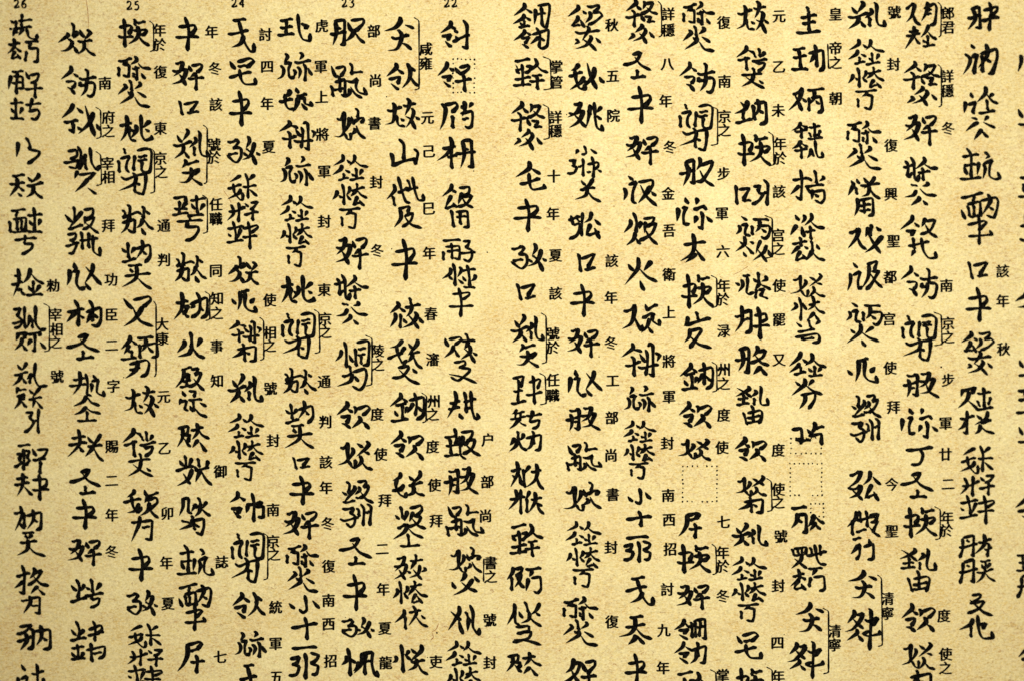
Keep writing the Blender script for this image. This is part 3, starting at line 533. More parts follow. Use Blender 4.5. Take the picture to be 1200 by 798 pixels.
WHOLE_TEXT = """
shui xian/tai wan|d55 125 76 142;d48 165 62 176;h90 128 92 198;p90 165 68 212;h105 130 187 117;h130 93 125 165;h98 170 182 155;p130 170 103 207;h150 165 165 215 205 226 214 198;h43 260 112 245;p75 223 75 270 38 307;n80 270 122 301;p85 295 58 336;h60 336 107 324;d100 308 117 338;h138 248 217 237;p176 245 162 278;h150 293 140 350;h160 285 214 279 216 352 188 357
yu3 dr/zhu kao5|h68 426 132 417;h100 425 95 552;p65 450 48 528;h75 455 128 452 130 515 103 521;h70 490 125 480;d148 428 166 467;h175 445 227 430 215 470 180 490;h143 526 247 514;h205 480 205 572;h58 608 132 597;h92 573 95 692;d63 635 81 662;p132 628 115 667;h58 692 137 688;h148 608 237 597;p185 573 165 650;h165 650 217 634 227 660 205 692 178 685
sih|p110 33 106 75 98 117;h156 3 175 50 170 75;h172 75 227 85 220 112 163 157
tian guan|h73 236 142 221;h60 281 147 264;p105 240 105 290 60 352;n110 290 142 322;d105 328 127 352;d163 233 186 262;p227 213 222 235 183 272;h158 291 250 264;p200 285 190 330 153 352;n200 300 215 335 254 364
mian zhu/kao5|h73 441 154 429;h110 440 100 475;h67 498 70 567;h85 490 157 479 155 562;h110 490 110 555;h130 485 130 550;h78 563 157 557;h163 471 247 454;h200 418 205 562;d178 498 191 527;p237 488 224 527;h163 563 250 559;h93 613 217 597;h155 583 150 640;h150 640 192 634 185 665 133 702
fu1 rz|h83 16 122 4;h68 66 132 44;p108 -27 110 50 78 137;n110 80 147 132;h100 100 132 89;p185 -32 170 20 138 57;n190 5 220 40 267 61;h200 45 200 122;d168 73 186 107;p237 68 208 112;h153 129 254 121
zi hr/bei er|h83 216 127 204 105 255;h105 255 132 275 120 312 88 322;h76 296 147 274;h148 198 150 327;p180 253 163 322;h188 265 190 322;h215 193 215 290 245 332 272 321;p105 348 93 392;h110 355 157 344 140 380;p130 380 120 415 86 447;n130 410 157 452;h163 361 242 344 230 366;h205 355 205 452 188 457;p185 388 163 422;d238 403 267 442
hl hr/yu guan/san li|d103 538 126 567;p157 528 130 577;h88 601 167 579;p130 590 115 630 76 662;n135 610 160 652;p192 588 163 622;h192 600 180 652;h215 528 210 610 235 662 287 656;p115 673 103 712;h115 690 162 684;h105 730 152 709 140 747;p125 720 120 760 88 797;n130 745 162 792;d178 683 201 707;p242 673 193 737;h178 741 257 724;p210 740 198 792;n215 745 257 797;h155 823 197 814 175 853;h175 853 207 870 185 908 148 937;h235 798 230 942;h198 876 227 861
ya dr/fu1 nian|h108 221 177 211;h103 266 132 259 115 295;h115 295 132 310 93 337;h140 238 140 357;h150 250 177 249 160 285;h160 285 180 300 158 332;d193 238 211 277;h215 245 272 234 255 275 218 297;h193 301 267 284;h240 300 235 372;h103 406 167 394;h93 441 177 424;p138 373 135 440 103 497;n145 445 187 497;h195 411 272 399 272 430 245 455;h188 471 282 459;h230 378 230 522
wan9 nei/ping|p125 568 130 620 88 707;h88 611 142 594;h145 600 150 682;d113 653 152 692;h165 621 252 599 250 682 223 702;p205 583 205 640 168 692;n210 630 227 657;h138 719 212 711;d163 728 167 747;p197 723 178 747;h123 771 227 754;p172 750 165 805 103 837;n180 785 215 820 284 839
cai gong8/yue|h98 186 172 159;h130 118 145 170 140 282 113 270;p140 210 88 252;p205 133 205 160 178 197;h205 165 247 144 220 195 168 232;n195 180 240 225 287 231;p222 238 183 282;n220 250 257 287;h128 326 167 314;p175 293 175 330 138 392;h170 310 232 299 230 392 203 385;h185 350 222 344
zin nei|h118 486 187 474 150 510 103 522;h108 561 192 534;p155 520 160 560 123 607;h170 500 192 505 190 592 163 607;h203 511 287 499 290 592 253 607;p240 478 240 540 213 582;n245 540 272 562
bading bi|p430 618 415 650 363 692;d450 638 482 667;h378 716 457 704;h425 715 430 772 403 750;n498 628 520 700 552 792;p542 663 520 720 458 777;d458 738 477 757;d558 723 577 757
zi hr/qian|h393 86 442 74 445 110 408 131;h410 130 452 150 440 187 398 180;h368 156 462 139;h448 58 467 100 455 192;p497 103 468 192;h490 120 500 192;h520 63 530 150 560 197 577 168;p452 203 433 247;h455 225 552 209 508 252;p507 248 485 280 433 322;n505 298 557 337
shan ji/zi bi3|d383 458 417 502;h433 413 437 502;p482 443 398 542;h398 546 482 519;h488 436 542 424 540 465 503 491;p500 470 493 512;h500 495 552 469 530 520 483 547;n500 505 545 545 582 572;h393 576 442 564 440 595 408 611;h415 610 452 625 430 677 403 682;h383 641 462 619;h475 558 480 662;h463 611 572 594;h520 563 520 652;h545 578 550 670 587 697 587 648
shi dad|d438 748 447 787;p415 790 410 840 398 874;h430 800 457 789 450 860 475 895 497 880;p547 758 540 800 498 862;n503 773 545 820 594 874;d503 858 530 897
mu nei2|h393 226 487 204;h433 153 455 210 450 302;p445 220 388 277;n460 240 487 262;h498 231 577 204 580 270 560 307 528 300;h518 163 535 210 530 282;p530 235 498 292;d540 233 557 262
sheng|h463 381 517 364 485 410 396 432;n475 388 520 430 596 457;h495 452 495 490;h452 494 554 485
fu1 kang/quan|h423 626 492 609;h398 661 502 644;p460 578 460 650 418 707;h498 588 510 650 505 700 532 712;d543 588 557 612;h530 631 567 619 560 690 602 712 602 683;p535 640 528 692;p502 713 480 745 423 772;n505 713 530 745 582 762;p500 770 470 800 428 817;n500 775 530 800 587 810;h505 800 505 855;h448 856 562 849
fu1 guan|h423 171 502 154;h403 211 512 189;p458 118 465 200 393 277;n465 210 492 252;d518 158 547 192;p592 143 570 180 523 227;h518 216 602 204;p550 220 498 272;n550 225 575 270 607 299
nian|h443 581 540 568 547 590 513 622;h423 633 567 627;h488 528 506 600 500 697
shan xue|d423 238 452 272;h453 203 470 250 460 312;p497 233 478 272;h418 331 512 304;d508 248 527 267;h538 203 545 282;p592 228 563 267;h503 301 607 284;h545 300 540 322 587 314 577 347 533 367
shan nian/zhu nei3|d418 483 442 522;h448 438 465 490 460 542;p492 488 468 522;h413 556 502 539;h518 491 587 469 592 495 558 522;h513 531 602 514;h543 443 555 480 550 562;h423 601 492 589;h453 573 460 662;d423 618 442 647;p492 618 473 652;h418 663 497 654;h503 611 607 599 605 650 573 667;h533 573 540 682;h545 635 592 629
you zhao|h48 101 122 79;p90 33 95 90 80 150 48 192;h110 100 105 150 120 185 148 186;p157 92 155 130 118 172;d128 118 152 137;h187 26 190 150 215 187 257 176 257 158;p242 68 198 112;d213 118 242 137
shan nei/ping|d718 663 742 687;h753 628 760 722;p792 658 768 692;h718 741 797 714;h798 666 882 639 885 700 853 742;p835 613 835 660 798 717;n840 668 857 697;h753 761 832 751;d768 773 777 797;h733 821 882 799;p805 758 800 830 718 882;n810 830 850 867 894 887
fu4|d728 163 772 217;h783 166 872 141 877 165 833 202;p832 198 790 265 728 310;n780 208 820 280 897 307
quan2 bing/dao|p767 368 760 395 713 442;d775 393 802 422;p762 423 728 472;d743 443 762 467;h770 450 770 492;h713 501 797 489;h803 386 892 377;h815 418 815 502;h825 425 907 409 910 480 878 497;p855 388 850 430 828 462;d860 433 887 467;h758 531 847 511 867 530 855 587 823 607;p807 513 795 570 738 612;h758 566 817 549
he xue/jiao|p782 108 775 140 718 187;n785 133 832 152;h728 206 802 184;h778 178 785 272;h823 148 837 182;h853 123 860 182;p892 148 873 182;h818 211 907 189;h850 210 845 227 892 214 882 247 848 274;h753 301 877 289;h818 253 830 300;p825 298 810 345 748 382;n778 318 840 367 897 392;d858 338 882 360
mao yuR/yue|p787 468 780 490 743 512;h723 546 822 519;h768 503 775 560 800 602 827 568;p812 548 790 590 743 602;d843 463 857 502;h868 501 922 477;p867 503 843 542;h853 531 912 509 917 540 868 582;p870 543 860 590 818 617;n865 558 890 600 927 632;h768 661 832 649;p817 623 810 670 768 767;h825 650 887 639 882 752 848 750;h830 690 872 679
wl zhu/kao5|h23 366 92 351 92 385;p92 385 63 422;h58 378 55 457;h23 431 97 424;h13 463 102 444;h113 376 197 359;h148 343 155 452;d123 393 137 427;p192 393 168 432;h103 463 192 454;h38 501 182 489;h103 463 117 492;p102 498 83 532;h88 531 157 524 162 550 130 592 88 607
lon nei2|h33 181 102 164;p65 118 70 170 60 220 20 270;h70 205 107 194 73 242;n75 238 107 267;h113 186 202 149 212 160 210 242 178 267;h148 118 165 160 160 230 118 262;h165 198 187 227;p132 193 113 212
huo|p83 398 80 425 40 470;h120 345 128 400 125 440;p125 440 110 470 45 488;n130 430 165 480 208 494;p178 380 150 425
chan ji/shi sao|h73 571 132 551;p85 568 75 620 33 667;h90 595 122 589 115 622;h105 598 105 662;h78 636 127 624;h68 671 132 659;h133 571 177 559 160 602;h150 590 192 584 170 640 118 667;n150 618 180 650 217 684;d78 688 97 717;p65 733 53 767;h58 751 102 739 90 790 112 797;h118 691 162 689 150 722;h118 741 202 734;h143 738 150 802;d188 753 227 772;d128 768 142 802;n160 788 190 820 237 832
chen dacan|h43 111 102 97 95 140 58 147;p70 103 70 160 38 210;h80 150 112 144 100 187;n80 163 117 217;p112 163 93 197;h123 126 192 109;p160 83 160 130 128 172;n165 123 190 155 230 174;p162 178 128 222;n170 188 207 247
nv shr|h88 268 95 342;d58 298 77 332;p127 288 103 342;h33 361 137 329;p127 348 100 405 38 442;n78 368 117 432;h163 283 170 332;d143 328 157 352;h148 356 227 334;p227 303 213 352;p177 348 148 417;n180 353 205 400 244 440
jif huo/wei|p75 513 75 560 53 612;h75 515 112 509 105 592 127 602;d128 553 152 572;h163 503 180 552;p152 548 123 592;p212 533 188 572;p175 550 170 590 143 617;n180 568 210 600 237 617;h63 641 112 651;h128 608 135 652;p130 638 120 670 53 697;h130 645 192 629 195 680 180 727 148 710;h140 650 145 702;d150 663 167 682
qi|h98 591 165 571 182 580 153 612;h108 626 162 609;p100 588 95 650 70 705 40 740;h113 691 194 677;h148 648 155 690 150 754
ge|h368 133 442 119;h338 206 457 177;h398 128 415 190 435 250 465 292 487 291 490 248;p432 213 410 255 358 277
mao4|d353 368 377 412;h388 371 455 349 477 365 438 402;h398 403 442 394;h346 461 467 429;h408 413 410 460 435 492 492 491 494 458
bei4|d173 563 197 592;p232 518 230 580 213 627;h240 521 287 504;h270 513 265 590 290 622 337 631 332 598;d322 548 298 577
ling shi4|p397 488 395 520 353 552;n405 513 442 537;h363 586 422 569 398 607;n373 603 412 642;h448 556 537 534;h478 488 490 560 485 652;p455 560 443 602;h500 570 542 559 542 622 513 627
wang bi2|h638 131 712 117;h675 123 675 202;h638 171 712 159;h626 211 722 199;h743 93 750 180 770 227 812 236 817 198;h763 148 802 155 783 172
mao kang|p697 533 685 560 653 577;h633 606 707 584;h668 558 670 610 690 642 727 640;d733 518 742 552;h733 571 787 554;p745 578 735 620 713 657;h745 580 777 574 780 610 817 621 812 598;d763 608 792 647
xiao|d698 343 727 372;h783 298 792 370 770 387 753 368;d823 323 857 362
shii|h708 493 857 469;h783 428 795 490 792 547
ya|h713 613 842 604;h703 671 752 654 740 690 713 702;h720 700 752 710 740 752 698 762;h783 638 790 700 785 782;h810 640 852 649 845 672 813 702;h815 700 852 710 845 752 818 762
zhou kour|h58 131 117 124 115 252 93 262;p65 138 70 200 48 267;h36 206 127 189;d78 163 92 182;d138 138 157 192;h158 131 232 119 232 145 183 192;p182 183 160 220 128 247;n180 193 205 230 240 257
xinl si/wei|p102 448 95 480 68 512;h118 398 130 450 130 547;d148 478 167 522;h178 438 185 542;h188 411 245 399 257 420 250 532 223 542;h193 451 232 439;h193 481 232 469;h210 480 210 532;h108 601 162 584;h153 538 165 600;p165 588 150 630 78 657;h165 580 232 559 242 600 225 660 200 682 163 660;d178 598 192 632
xinl fan|p127 648 125 680 98 702;h138 603 150 680 150 767;d153 663 177 692;p202 688 190 720 168 742;h213 636 280 624 275 690 290 752 307 772 307 738;p222 638 215 700 173 757;h240 628 235 762;h213 691 267 679
ling quan4|p422 373 420 400 366 447;d425 403 462 432;h378 466 442 449 428 492;n393 488 442 527;p487 373 500 420 490 470 453 512;n490 428 520 480 552 507;d508 393 527 422
shan4|h438 23 465 60 465 142;p398 98 405 140 396 167;h398 166 470 141 542 129;h523 73 547 100 528 157
dai bi7/ji|p412 283 415 320 368 370;h403 348 415 407;h433 238 450 310 475 382 497 387;h433 331 492 299;h483 253 502 312;h518 238 530 320 550 372 577 371 577 338;h478 321 547 299;h438 426 502 409 488 447;p447 428 450 480 413 532;h470 465 517 444 505 490 458 527;n470 468 510 515 572 537
jie zhi|p432 173 435 195 388 237;d438 203 472 227;p417 238 415 270 388 317;h445 238 445 317;h473 206 557 184;h503 148 511 190;p510 190 500 230 478 257;p527 228 535 250 510 290 458 317;n483 238 520 280 547 322;d553 258 570 292;d463 268 477 292
mao guan/you2|p457 398 430 430 383 442;h373 506 462 469;h423 433 430 480 460 532 482 508;p472 438 438 492;d493 418 517 447;p547 393 540 420 488 482;h498 476 557 459;p520 480 488 522;n520 478 545 530 580 552;h433 556 490 539 492 560 455 600 398 612;n438 563 500 620 562 640;d518 558 542 582
quan2 nei2|p97 528 95 555 36 602;d105 558 132 582;h68 596 122 584;h100 588 105 672;d63 623 77 652;p132 608 118 642;h48 681 137 669;h143 576 215 554 222 580 215 652 183 677;h168 528 176 590 170 652;p165 588 133 642;d180 598 207 632
mao guan|p447 368 440 395 398 417;h403 470 470 438;h430 398 420 440 440 490 475 507 482 478;p467 433 445 465 393 477;d498 383 522 407;p562 353 560 385 498 442;h498 441 577 419;p525 438 520 480 468 502;n525 453 550 485 592 492
shan ji/ci|d413 618 437 642;h443 568 460 642;p487 598 468 652;h428 691 482 664;h503 581 570 564 577 590 538 627;p522 598 498 652;h530 625 572 624 550 660 488 682;n518 638 560 680 607 692;p492 668 470 710 398 750;n495 688 530 720 592 742;h488 718 495 792;h438 791 562 784
xinl guan|p432 648 430 675 408 687;h458 583 470 660 470 742;d478 638 512 672;p502 618 483 652;d518 603 547 632;p582 588 580 620 513 682;h518 686 602 669;p555 668 545 710 498 732;n560 688 580 730 622 750
ling dou|p742 118 735 150 678 190;d745 148 762 167;h688 211 742 194 718 232;n703 233 742 270;d763 163 777 187;d768 208 782 227;h753 241 847 199;h813 113 831 150 830 277 803 265
ling dr|p722 358 715 390 663 442;d735 393 762 412;h688 456 747 439 723 477;n698 478 742 512;d768 388 792 427;h798 391 852 374 847 400 798 432;h768 476 867 459;h818 428 825 532
kouP jing|p690 608 712 640 700 710 678 757;h705 620 767 604 777 630 748 662;h750 678 750 752;d798 618 812 642;p820 598 820 650 803 682;p867 603 848 632;h798 666 862 649 867 680 860 737 840 747 823 735;h808 701 842 689
ben zhou|h688 76 762 59;p733 13 745 60 710 110 653 142;h740 68 745 187;h718 126 772 114;h808 36 860 29 867 177 843 182;p810 38 820 110 798 187;h768 106 887 89;d828 70 840 84
gong ji/yongs|p747 278 740 310 693 347;d755 308 772 327;p747 343 713 412;h713 416 772 399;d755 383 777 412;h793 306 852 294 850 330 808 352;p812 328 788 392;h815 355 872 339 840 390 788 412;n810 353 840 395 882 412;h743 428 750 480 755 527;h773 441 842 429 847 522 818 527;h800 433 800 512;h778 471 837 464
kour zhi/zhi3|d708 388 722 432;h728 391 790 374 802 385 763 422;p757 428 745 460 703 497;n760 438 787 492;h798 396 882 384;h828 353 842 392;p842 398 818 442;p852 418 850 460 798 502;n813 438 850 470 877 517;d868 458 892 472;h758 526 820 509 822 530 788 552;h790 550 847 549 840 570 780 622 738 605;n728 588 800 600 892 627
fu1 bi3|h733 761 792 744;p763 693 770 750 718 837;h728 791 792 774;d788 813 802 842;h813 756 882 734;h818 698 825 812;h853 693 860 790 880 847 902 836 892 813;h818 791 857 784
wang ji|h713 161 782 149;h768 108 782 170 775 202;h745 158 750 252;h723 206 792 194;h710 263 792 249;h798 148 802 250 832 277;h808 131 872 119 867 150 828 202;p817 148 808 212;h840 175 887 169 870 220 818 252;n828 188 880 240 922 260
quanl hr|p792 358 790 400 728 497;n743 388 802 442;d793 438 812 517;h828 388 847 432;p847 428 838 502;h853 353 870 400 870 480 900 527 907 488
cang|p152 153 145 190 70 234;d163 188 212 217;h98 269 212 239;h148 213 150 265 170 297 237 291 232 273
wan9 ren quan4/kai ren quan4|p80 308 85 370 43 452;h48 366 102 344;d53 383 77 402;n93 368 107 442;p152 328 123 372;h118 348 125 452;p190 318 195 360 180 410 128 452;n190 378 205 430 230 462;h163 366 217 349;h43 521 127 499;p75 468 80 520 33 577;h105 463 105 602;p152 473 128 522;h140 508 140 592;p185 478 185 530 148 592;h158 521 217 504;n190 528 205 570 232 602;d198 533 222 552
ren dl wan|p57 138 50 170 18 207;h45 188 45 267;h73 151 112 134 105 160 73 187;p102 168 95 210 68 247;n73 188 117 257;h128 151 217 139;p165 153 148 188;p147 198 133 267;h160 195 212 184 217 250 195 277 173 265
shi huo/zhi3|p72 353 70 400 33 467;h73 388 80 460 102 472;d98 398 117 432;h128 338 150 402;p207 343 190 385 158 412;p155 400 150 440 108 462;n150 418 180 450 222 472;d188 393 212 412;h83 486 152 474 152 500 88 522;h108 511 162 504 150 540 63 567;n73 555 140 560 222 580
mao bi|p442 378 425 400 398 412;h388 446 462 419;h423 413 425 460 445 512 477 522 477 493;p472 448 450 480 393 517;n493 373 510 440 547 522;p532 398 520 450 458 517;d468 458 492 482;d558 448 580 482
dl zhao|h413 621 457 604;p457 603 430 660 378 692;h383 666 420 670 472 649;p467 648 440 710 383 747;n408 668 440 700 482 747;p507 618 500 680 483 747;d488 648 507 672;h528 598 535 680 545 742 577 762 572 728;p572 628 543 662;d548 678 572 702
xiao/san li nian/guan|p437 83 423 107;h473 58 482 100 458 112;d508 78 542 102;h383 156 422 144 408 177;h400 180 432 185 415 217 376 227;h465 138 465 242;h438 186 462 174;h488 171 547 154 547 180 518 197;h513 123 525 180 520 247;h486 216 505 209;d548 198 572 212;d453 263 477 292;p522 253 500 290 448 322;h448 321 532 304;p490 308 480 350 418 377;n490 318 520 360 572 382
zhang gong|h383 496 442 474;h398 468 405 520 442 510 430 572 388 597;h465 453 455 582;p512 453 500 490 468 512;d523 488 552 522;p502 518 478 582;h483 581 547 559;d523 543 552 602;h423 478 442 502
xil dr|p412 678 400 720 363 747;h405 700 452 689 430 740 363 800;n398 733 442 792;d458 688 477 732;h480 691 532 674 532 700 488 742;h453 761 537 744;h500 738 500 800
shi fu4|d733 238 757 262;p708 308 715 340 703 377;h733 291 777 274 755 330 755 382 777 392;h788 276 867 259 867 290 828 342;p852 298 820 350 783 392;n798 288 830 350 897 407;d863 323 887 347
huo ji|p742 488 740 520 703 562;h763 443 780 500 775 562;p802 498 788 542;p770 558 760 600 718 632;n773 588 802 632;h818 486 882 474 870 510 833 532;p832 498 823 562;h840 525 897 509 870 570 798 612;n828 538 860 590 907 632
tianb|h738 433 812 417;h713 486 827 464;p770 428 770 480 740 520 678 537;n780 488 820 530 872 542;p772 528 765 550 728 580;d778 528 817 577
yi5 kang|h698 231 740 220 767 193;p767 198 755 260 735 300 688 324;n748 238 780 300 800 332 807 298;d823 183 837 222;h828 226 897 189;h808 266 860 240 882 250;h870 245 865 280 907 307 907 273;p847 268 835 310 798 347;d843 308 872 347
zhou pu|h68 161 117 144 115 272 93 265;p70 163 80 220 53 287;h33 226 122 204;d83 183 97 197;p150 133 150 170 128 202;h150 180 222 149 210 190 160 260 128 267;n148 203 180 260 234 290
shi er4|d78 368 92 402;p40 428 33 502;h63 431 87 419 70 470 75 522 102 510;p150 368 143 402;h128 431 187 404 192 427;h168 438 175 470 170 537 148 525;p142 468 128 507;d198 468 227 497
liu|h58 641 182 621;p108 578 120 640 100 690 33 730;n130 658 150 690 177 727;p127 688 63 737
zhi9|p92 263 85 290 68 312;h73 306 217 267;h138 233 150 282;p102 328 95 370 68 397;h98 341 162 324 162 345 98 432;n93 358 150 410 227 430
quanw nei|n393 598 432 642;p432 593 415 640 358 662;h410 648 410 702;h363 716 457 694;h470 611 532 599 537 702 503 727;p490 588 495 640 463 692;d493 638 522 662;h463 618 470 702
kou san li|h373 283 380 397;h388 311 442 299 408 372;h408 379 452 374;h468 296 502 284 488 322;h490 325 517 335 500 370 463 397;h523 248 545 280 540 402;h508 341 537 324
yue nian|p392 203 390 290 353 347;h358 266 402 254;h400 245 447 224 447 332 418 357;h393 286 442 269;h468 256 532 239 537 270 498 292;h458 316 552 299;h488 203 500 260 500 382
zhou gong8|h383 456 430 439 442 460 435 572 413 577;p400 458 405 520 378 572;h356 516 442 499;p490 433 490 460 463 492;h490 465 537 449 520 490 448 527;n478 478 520 520 567 532;p507 543 463 587;d508 548 542 592
zhu4|h778 43 792 77;h743 106 832 89;h790 78 790 182;h753 141 827 129;h718 183 857 177
wang nei2|h698 296 762 284;h728 293 740 402;h698 346 772 329;h688 411 782 404;h783 321 862 299 867 392 843 417;h818 268 830 330 830 392;p822 328 788 372
xil bing|h703 561 752 530;p752 523 730 590 673 647;n708 558 735 610 747 652;d753 578 772 602;h783 536 877 524;h790 578 790 652;h800 580 852 569 862 642 838 662;p825 533 820 580 798 612;d828 588 847 612
xinl dacan|p707 148 710 170 678 192;h733 118 745 170 740 242;d753 148 772 187;h788 161 847 139;p808 113 815 160 778 192;n820 163 845 190 882 202;p817 203 783 242;n818 203 847 242
dang|d723 278 747 307;h773 258 787 312;p827 263 808 292;h728 336 802 314;h718 366 810 344 827 360 822 392 793 402;h743 381 802 369
quan2 rz/fenb|p747 468 735 500 678 547;d753 508 782 532;p732 528 720 550 673 580;h738 543 745 582;h703 599 772 579;p810 473 810 510 768 542;n815 508 850 540 897 550;h825 543 825 602;h788 606 872 599;d788 558 807 582;p862 558 843 582;d708 638 737 662;p817 623 788 657;p765 618 765 650 688 714;n770 658 820 695 872 710;h738 716 822 699 822 740 788 792;p770 713 765 750 733 792
er6 bag|h688 583 772 571;p722 608 715 650 686 687;h725 615 772 609 772 702 753 712;d733 638 747 662;p817 618 805 650 783 682;n828 628 850 650 877 664;p827 658 793 702;d828 668 852 697
luo bi7/tai wan|h683 18 697 62;h695 20 767 9 760 52;h713 18 720 52;h735 13 740 47;h698 61 752 54;p742 58 730 90 678 132;n698 78 740 110 772 137;h788 13 802 62;h768 66 882 39;h818 -2 830 80 850 112 882 112;h850 -2 850 62;h688 186 752 164;p720 138 725 190 673 237;n730 178 767 202;p722 198 693 252;h698 256 752 244;d738 223 762 262;h773 141 857 134;p822 138 798 177;h792 188 783 242;h808 186 867 179 872 252 843 267
yi5 jing|h698 116 747 104 752 162 718 172;h752 160 738 190;d778 108 802 137;p820 78 820 110 788 152;h820 110 872 99;h793 151 862 139 862 200;h738 182 800 172
shui guan/yongb|d188 263 207 287;d218 253 232 282;p202 288 168 347;h213 298 220 342;d258 248 282 282;p327 243 310 270 263 312;h243 296 357 279;p295 298 285 340 248 352;n295 303 325 345 362 364;p225 368 225 420 206 467;h230 380 312 364 317 452 288 467;h233 411 302 399;h238 436 302 427;h265 383 265 452
yi5 pu|h178 571 232 544;p232 543 215 600 168 657;n213 578 240 640 272 667;p282 538 268 592;h300 523 290 592;n273 558 310 620 352 692;p362 588 310 650 263 682;d328 538 352 562
huod|d203 333 227 357;p262 308 255 350 183 407;p332 323 288 357;n265 348 310 380 367 397;d268 393 287 427
dl gong|h178 396 235 369;p242 368 220 420 168 457;h168 456 210 460 242 439;p242 443 225 490 173 512;n188 463 230 500 252 527;p292 368 285 410 253 442;d308 398 352 442;p302 438 263 517;h268 516 327 494;d313 478 337 527
ren bi7 ji/er6|p217 603 210 640 158 682;h195 648 195 732;h238 598 245 662;h218 651 332 629;h278 598 285 692;h218 721 282 704;h298 631 352 619 330 672;h308 671 352 659 318 722;n298 688 330 720 372 747;h193 761 242 749;p227 788 178 835;h235 778 235 840 213 867;h268 801 327 784 327 862 293 872;d298 758 312 792
yi5 nei/fu1 quan2|h508 61 557 29;p562 33 540 100 508 132;n543 68 570 130 602 152;p637 28 630 80 598 132;h618 61 680 34 692 60 682 142 653 157;h640 70 662 64;h633 96 662 89;h528 191 582 179;h508 216 592 199;p560 158 555 210 503 282;n560 218 592 262;p642 153 625 190 593 222;n645 193 670 220 697 232;h640 213 640 267;h608 273 682 261;d613 233 627 252
ling xil/bi3|p547 468 540 500 473 550;d553 508 582 532;h508 561 562 549 538 582;p622 483 598 532;h620 500 677 489 650 545 593 572;n618 518 650 565 694 587;h523 641 642 609;h553 588 560 652;h598 593 610 660 640 702 682 702 682 668;p562 658 538 692
ding|h513 239 667 217;h588 233 607 265 590 312 543 321
zhou ban|h888 56 935 39 942 157 913 157;p895 53 905 110 863 167;h868 106 942 84;d908 73 922 92;h958 61 1037 39 1032 65 988 102;h948 121 1047 99;h993 18 1000 60 990 177
shi nei|d893 268 907 292;p857 323 885 350 875 390 846 437;h893 341 922 319 910 380 905 432;h943 321 1032 289 1037 340 1010 422 988 432;p975 268 980 330 928 402;d973 338 1002 367;h948 328 950 422
shi quan2/ba2|d888 543 897 572;p862 598 853 657;h878 611 922 594 905 650 917 662;p980 518 975 560 928 602;n985 558 1020 600 1052 612;h983 588 990 652;h938 661 1032 649;p1022 558 998 577;d893 688 927 697;p992 683 968 707;p932 713 863 762;n963 713 1037 750;p952 753 908 812;d958 763 992 802
zhi3/ren bi2|h888 301 940 289 937 310 878 347;h880 345 962 329 930 370 863 402;n878 323 960 390 1017 407;p897 428 880 460 813 492;h885 468 885 532;h918 408 925 480 950 532 1007 532 1002 498;h933 461 977 449 953 482
ling rz/xinl tai/wan|p145 45 142 95 58 143;d180 95 212 130;p140 150 125 190 52 236;d165 190 210 216;h150 222 150 275;h104 288 192 262;p255 50 250 100 208 146;n245 105 300 152 374 166;h260 175 262 270;d220 225 246 252;p316 192 292 246;h208 293 332 266;p95 382 85 425 52 462;d110 420 136 448;h135 318 150 400 150 512;p205 348 200 390 172 428;d180 415 214 468;h266 314 268 378;h222 386 336 349;p265 375 245 405 214 432;n275 375 310 425 368 452;p275 438 232 516;h238 516 300 490;d295 468 332 524;h112 558 200 556 298 543;p214 560 206 580 168 603;h205 590 256 594 254 680 240 728 188 714;h135 618 138 702
dl dr|h282 146 402 95;p415 90 395 190 350 290 240 392;h222 272 300 284 482 224;p482 220 440 370 370 480 205 536;d345 345 400 430 452 564;d532 146 562 268;h588 155 740 110 776 130 760 200 676 294;p655 300 610 340 546 384;h506 430 600 422 806 384;h650 300 662 480 655 660
zi bi|h122 192 230 172 312 128;h318 140 322 200 238 312;h242 302 340 284 384 320 380 450 310 550 240 532 108 428;h128 412 304 384;p528 86 542 180 478 302;h480 302 562 362;p644 196 600 340 530 450 398 506;d560 360 620 470 658 586;d428 368 474 434;d668 358 730 424
nian yuR|h242 112 262 300 265 634;h162 286 340 240 390 260 372 330 328 394;h132 440 220 452 412 424;h455 112 450 228;h480 192 646 154;h424 330 520 312 655 288 664 330 578 412;p515 235 525 380 470 480 338 572;n500 420 590 530 716 608
hl hr/yu|d128 126 182 216;p240 52 256 100 186 202;h78 255 160 256 304 198;p206 250 190 330 96 412;d225 318 272 400;p345 150 350 205 272 277;h335 262 335 374;h378 72 405 110 400 290 430 370 494 380 486 312;p220 426 230 470 178 528;h230 486 380 443;h186 588 280 586 394 534 386 570 312 612;p290 518 295 610 230 690 142 690;n295 634 360 680 434 728
hl hr|d128 126 182 216;p240 52 256 100 186 202;h78 255 160 256 304 198;p206 250 190 330 96 412;d225 318 272 400;p345 150 350 205 272 277;h335 262 335 374;h378 72 405 110 400 290 430 370 494 380 486 312
yi5 guan|h136 212 220 190 290 112;p288 106 275 260 280 400 230 460 90 506;p375 196 386 270 292 432;h290 420 350 530 412 566 426 416;d446 128 558 198;p636 60 684 110 620 200 436 346;d590 274 696 296;p520 338 540 440 436 574;n540 430 640 540 756 550
shi si/wei|h214 92 236 168;h166 232 284 188 290 222 255 280 250 370 284 432;h145 256 154 428;h370 186 354 404;h406 122 530 94 604 140 598 330 580 420 500 436;h418 212 534 184;h412 264 540 238;h480 265 475 388 512 432;p338 422 380 480 350 590 136 682;h176 484 240 526 400 470 536 450;h528 455 512 640 480 742 388 718;h370 560 370 714;d394 574 444 612
ling qianR|p250 86 250 180 60 347;d262 228 354 292;h136 386 304 338 292 400 238 492;d152 504 235 530 304 594;p398 180 420 240 392 328;h420 240 590 168 656 215 610 280 528 352;p480 342 496 430 336 573;d518 468 590 520 630 606
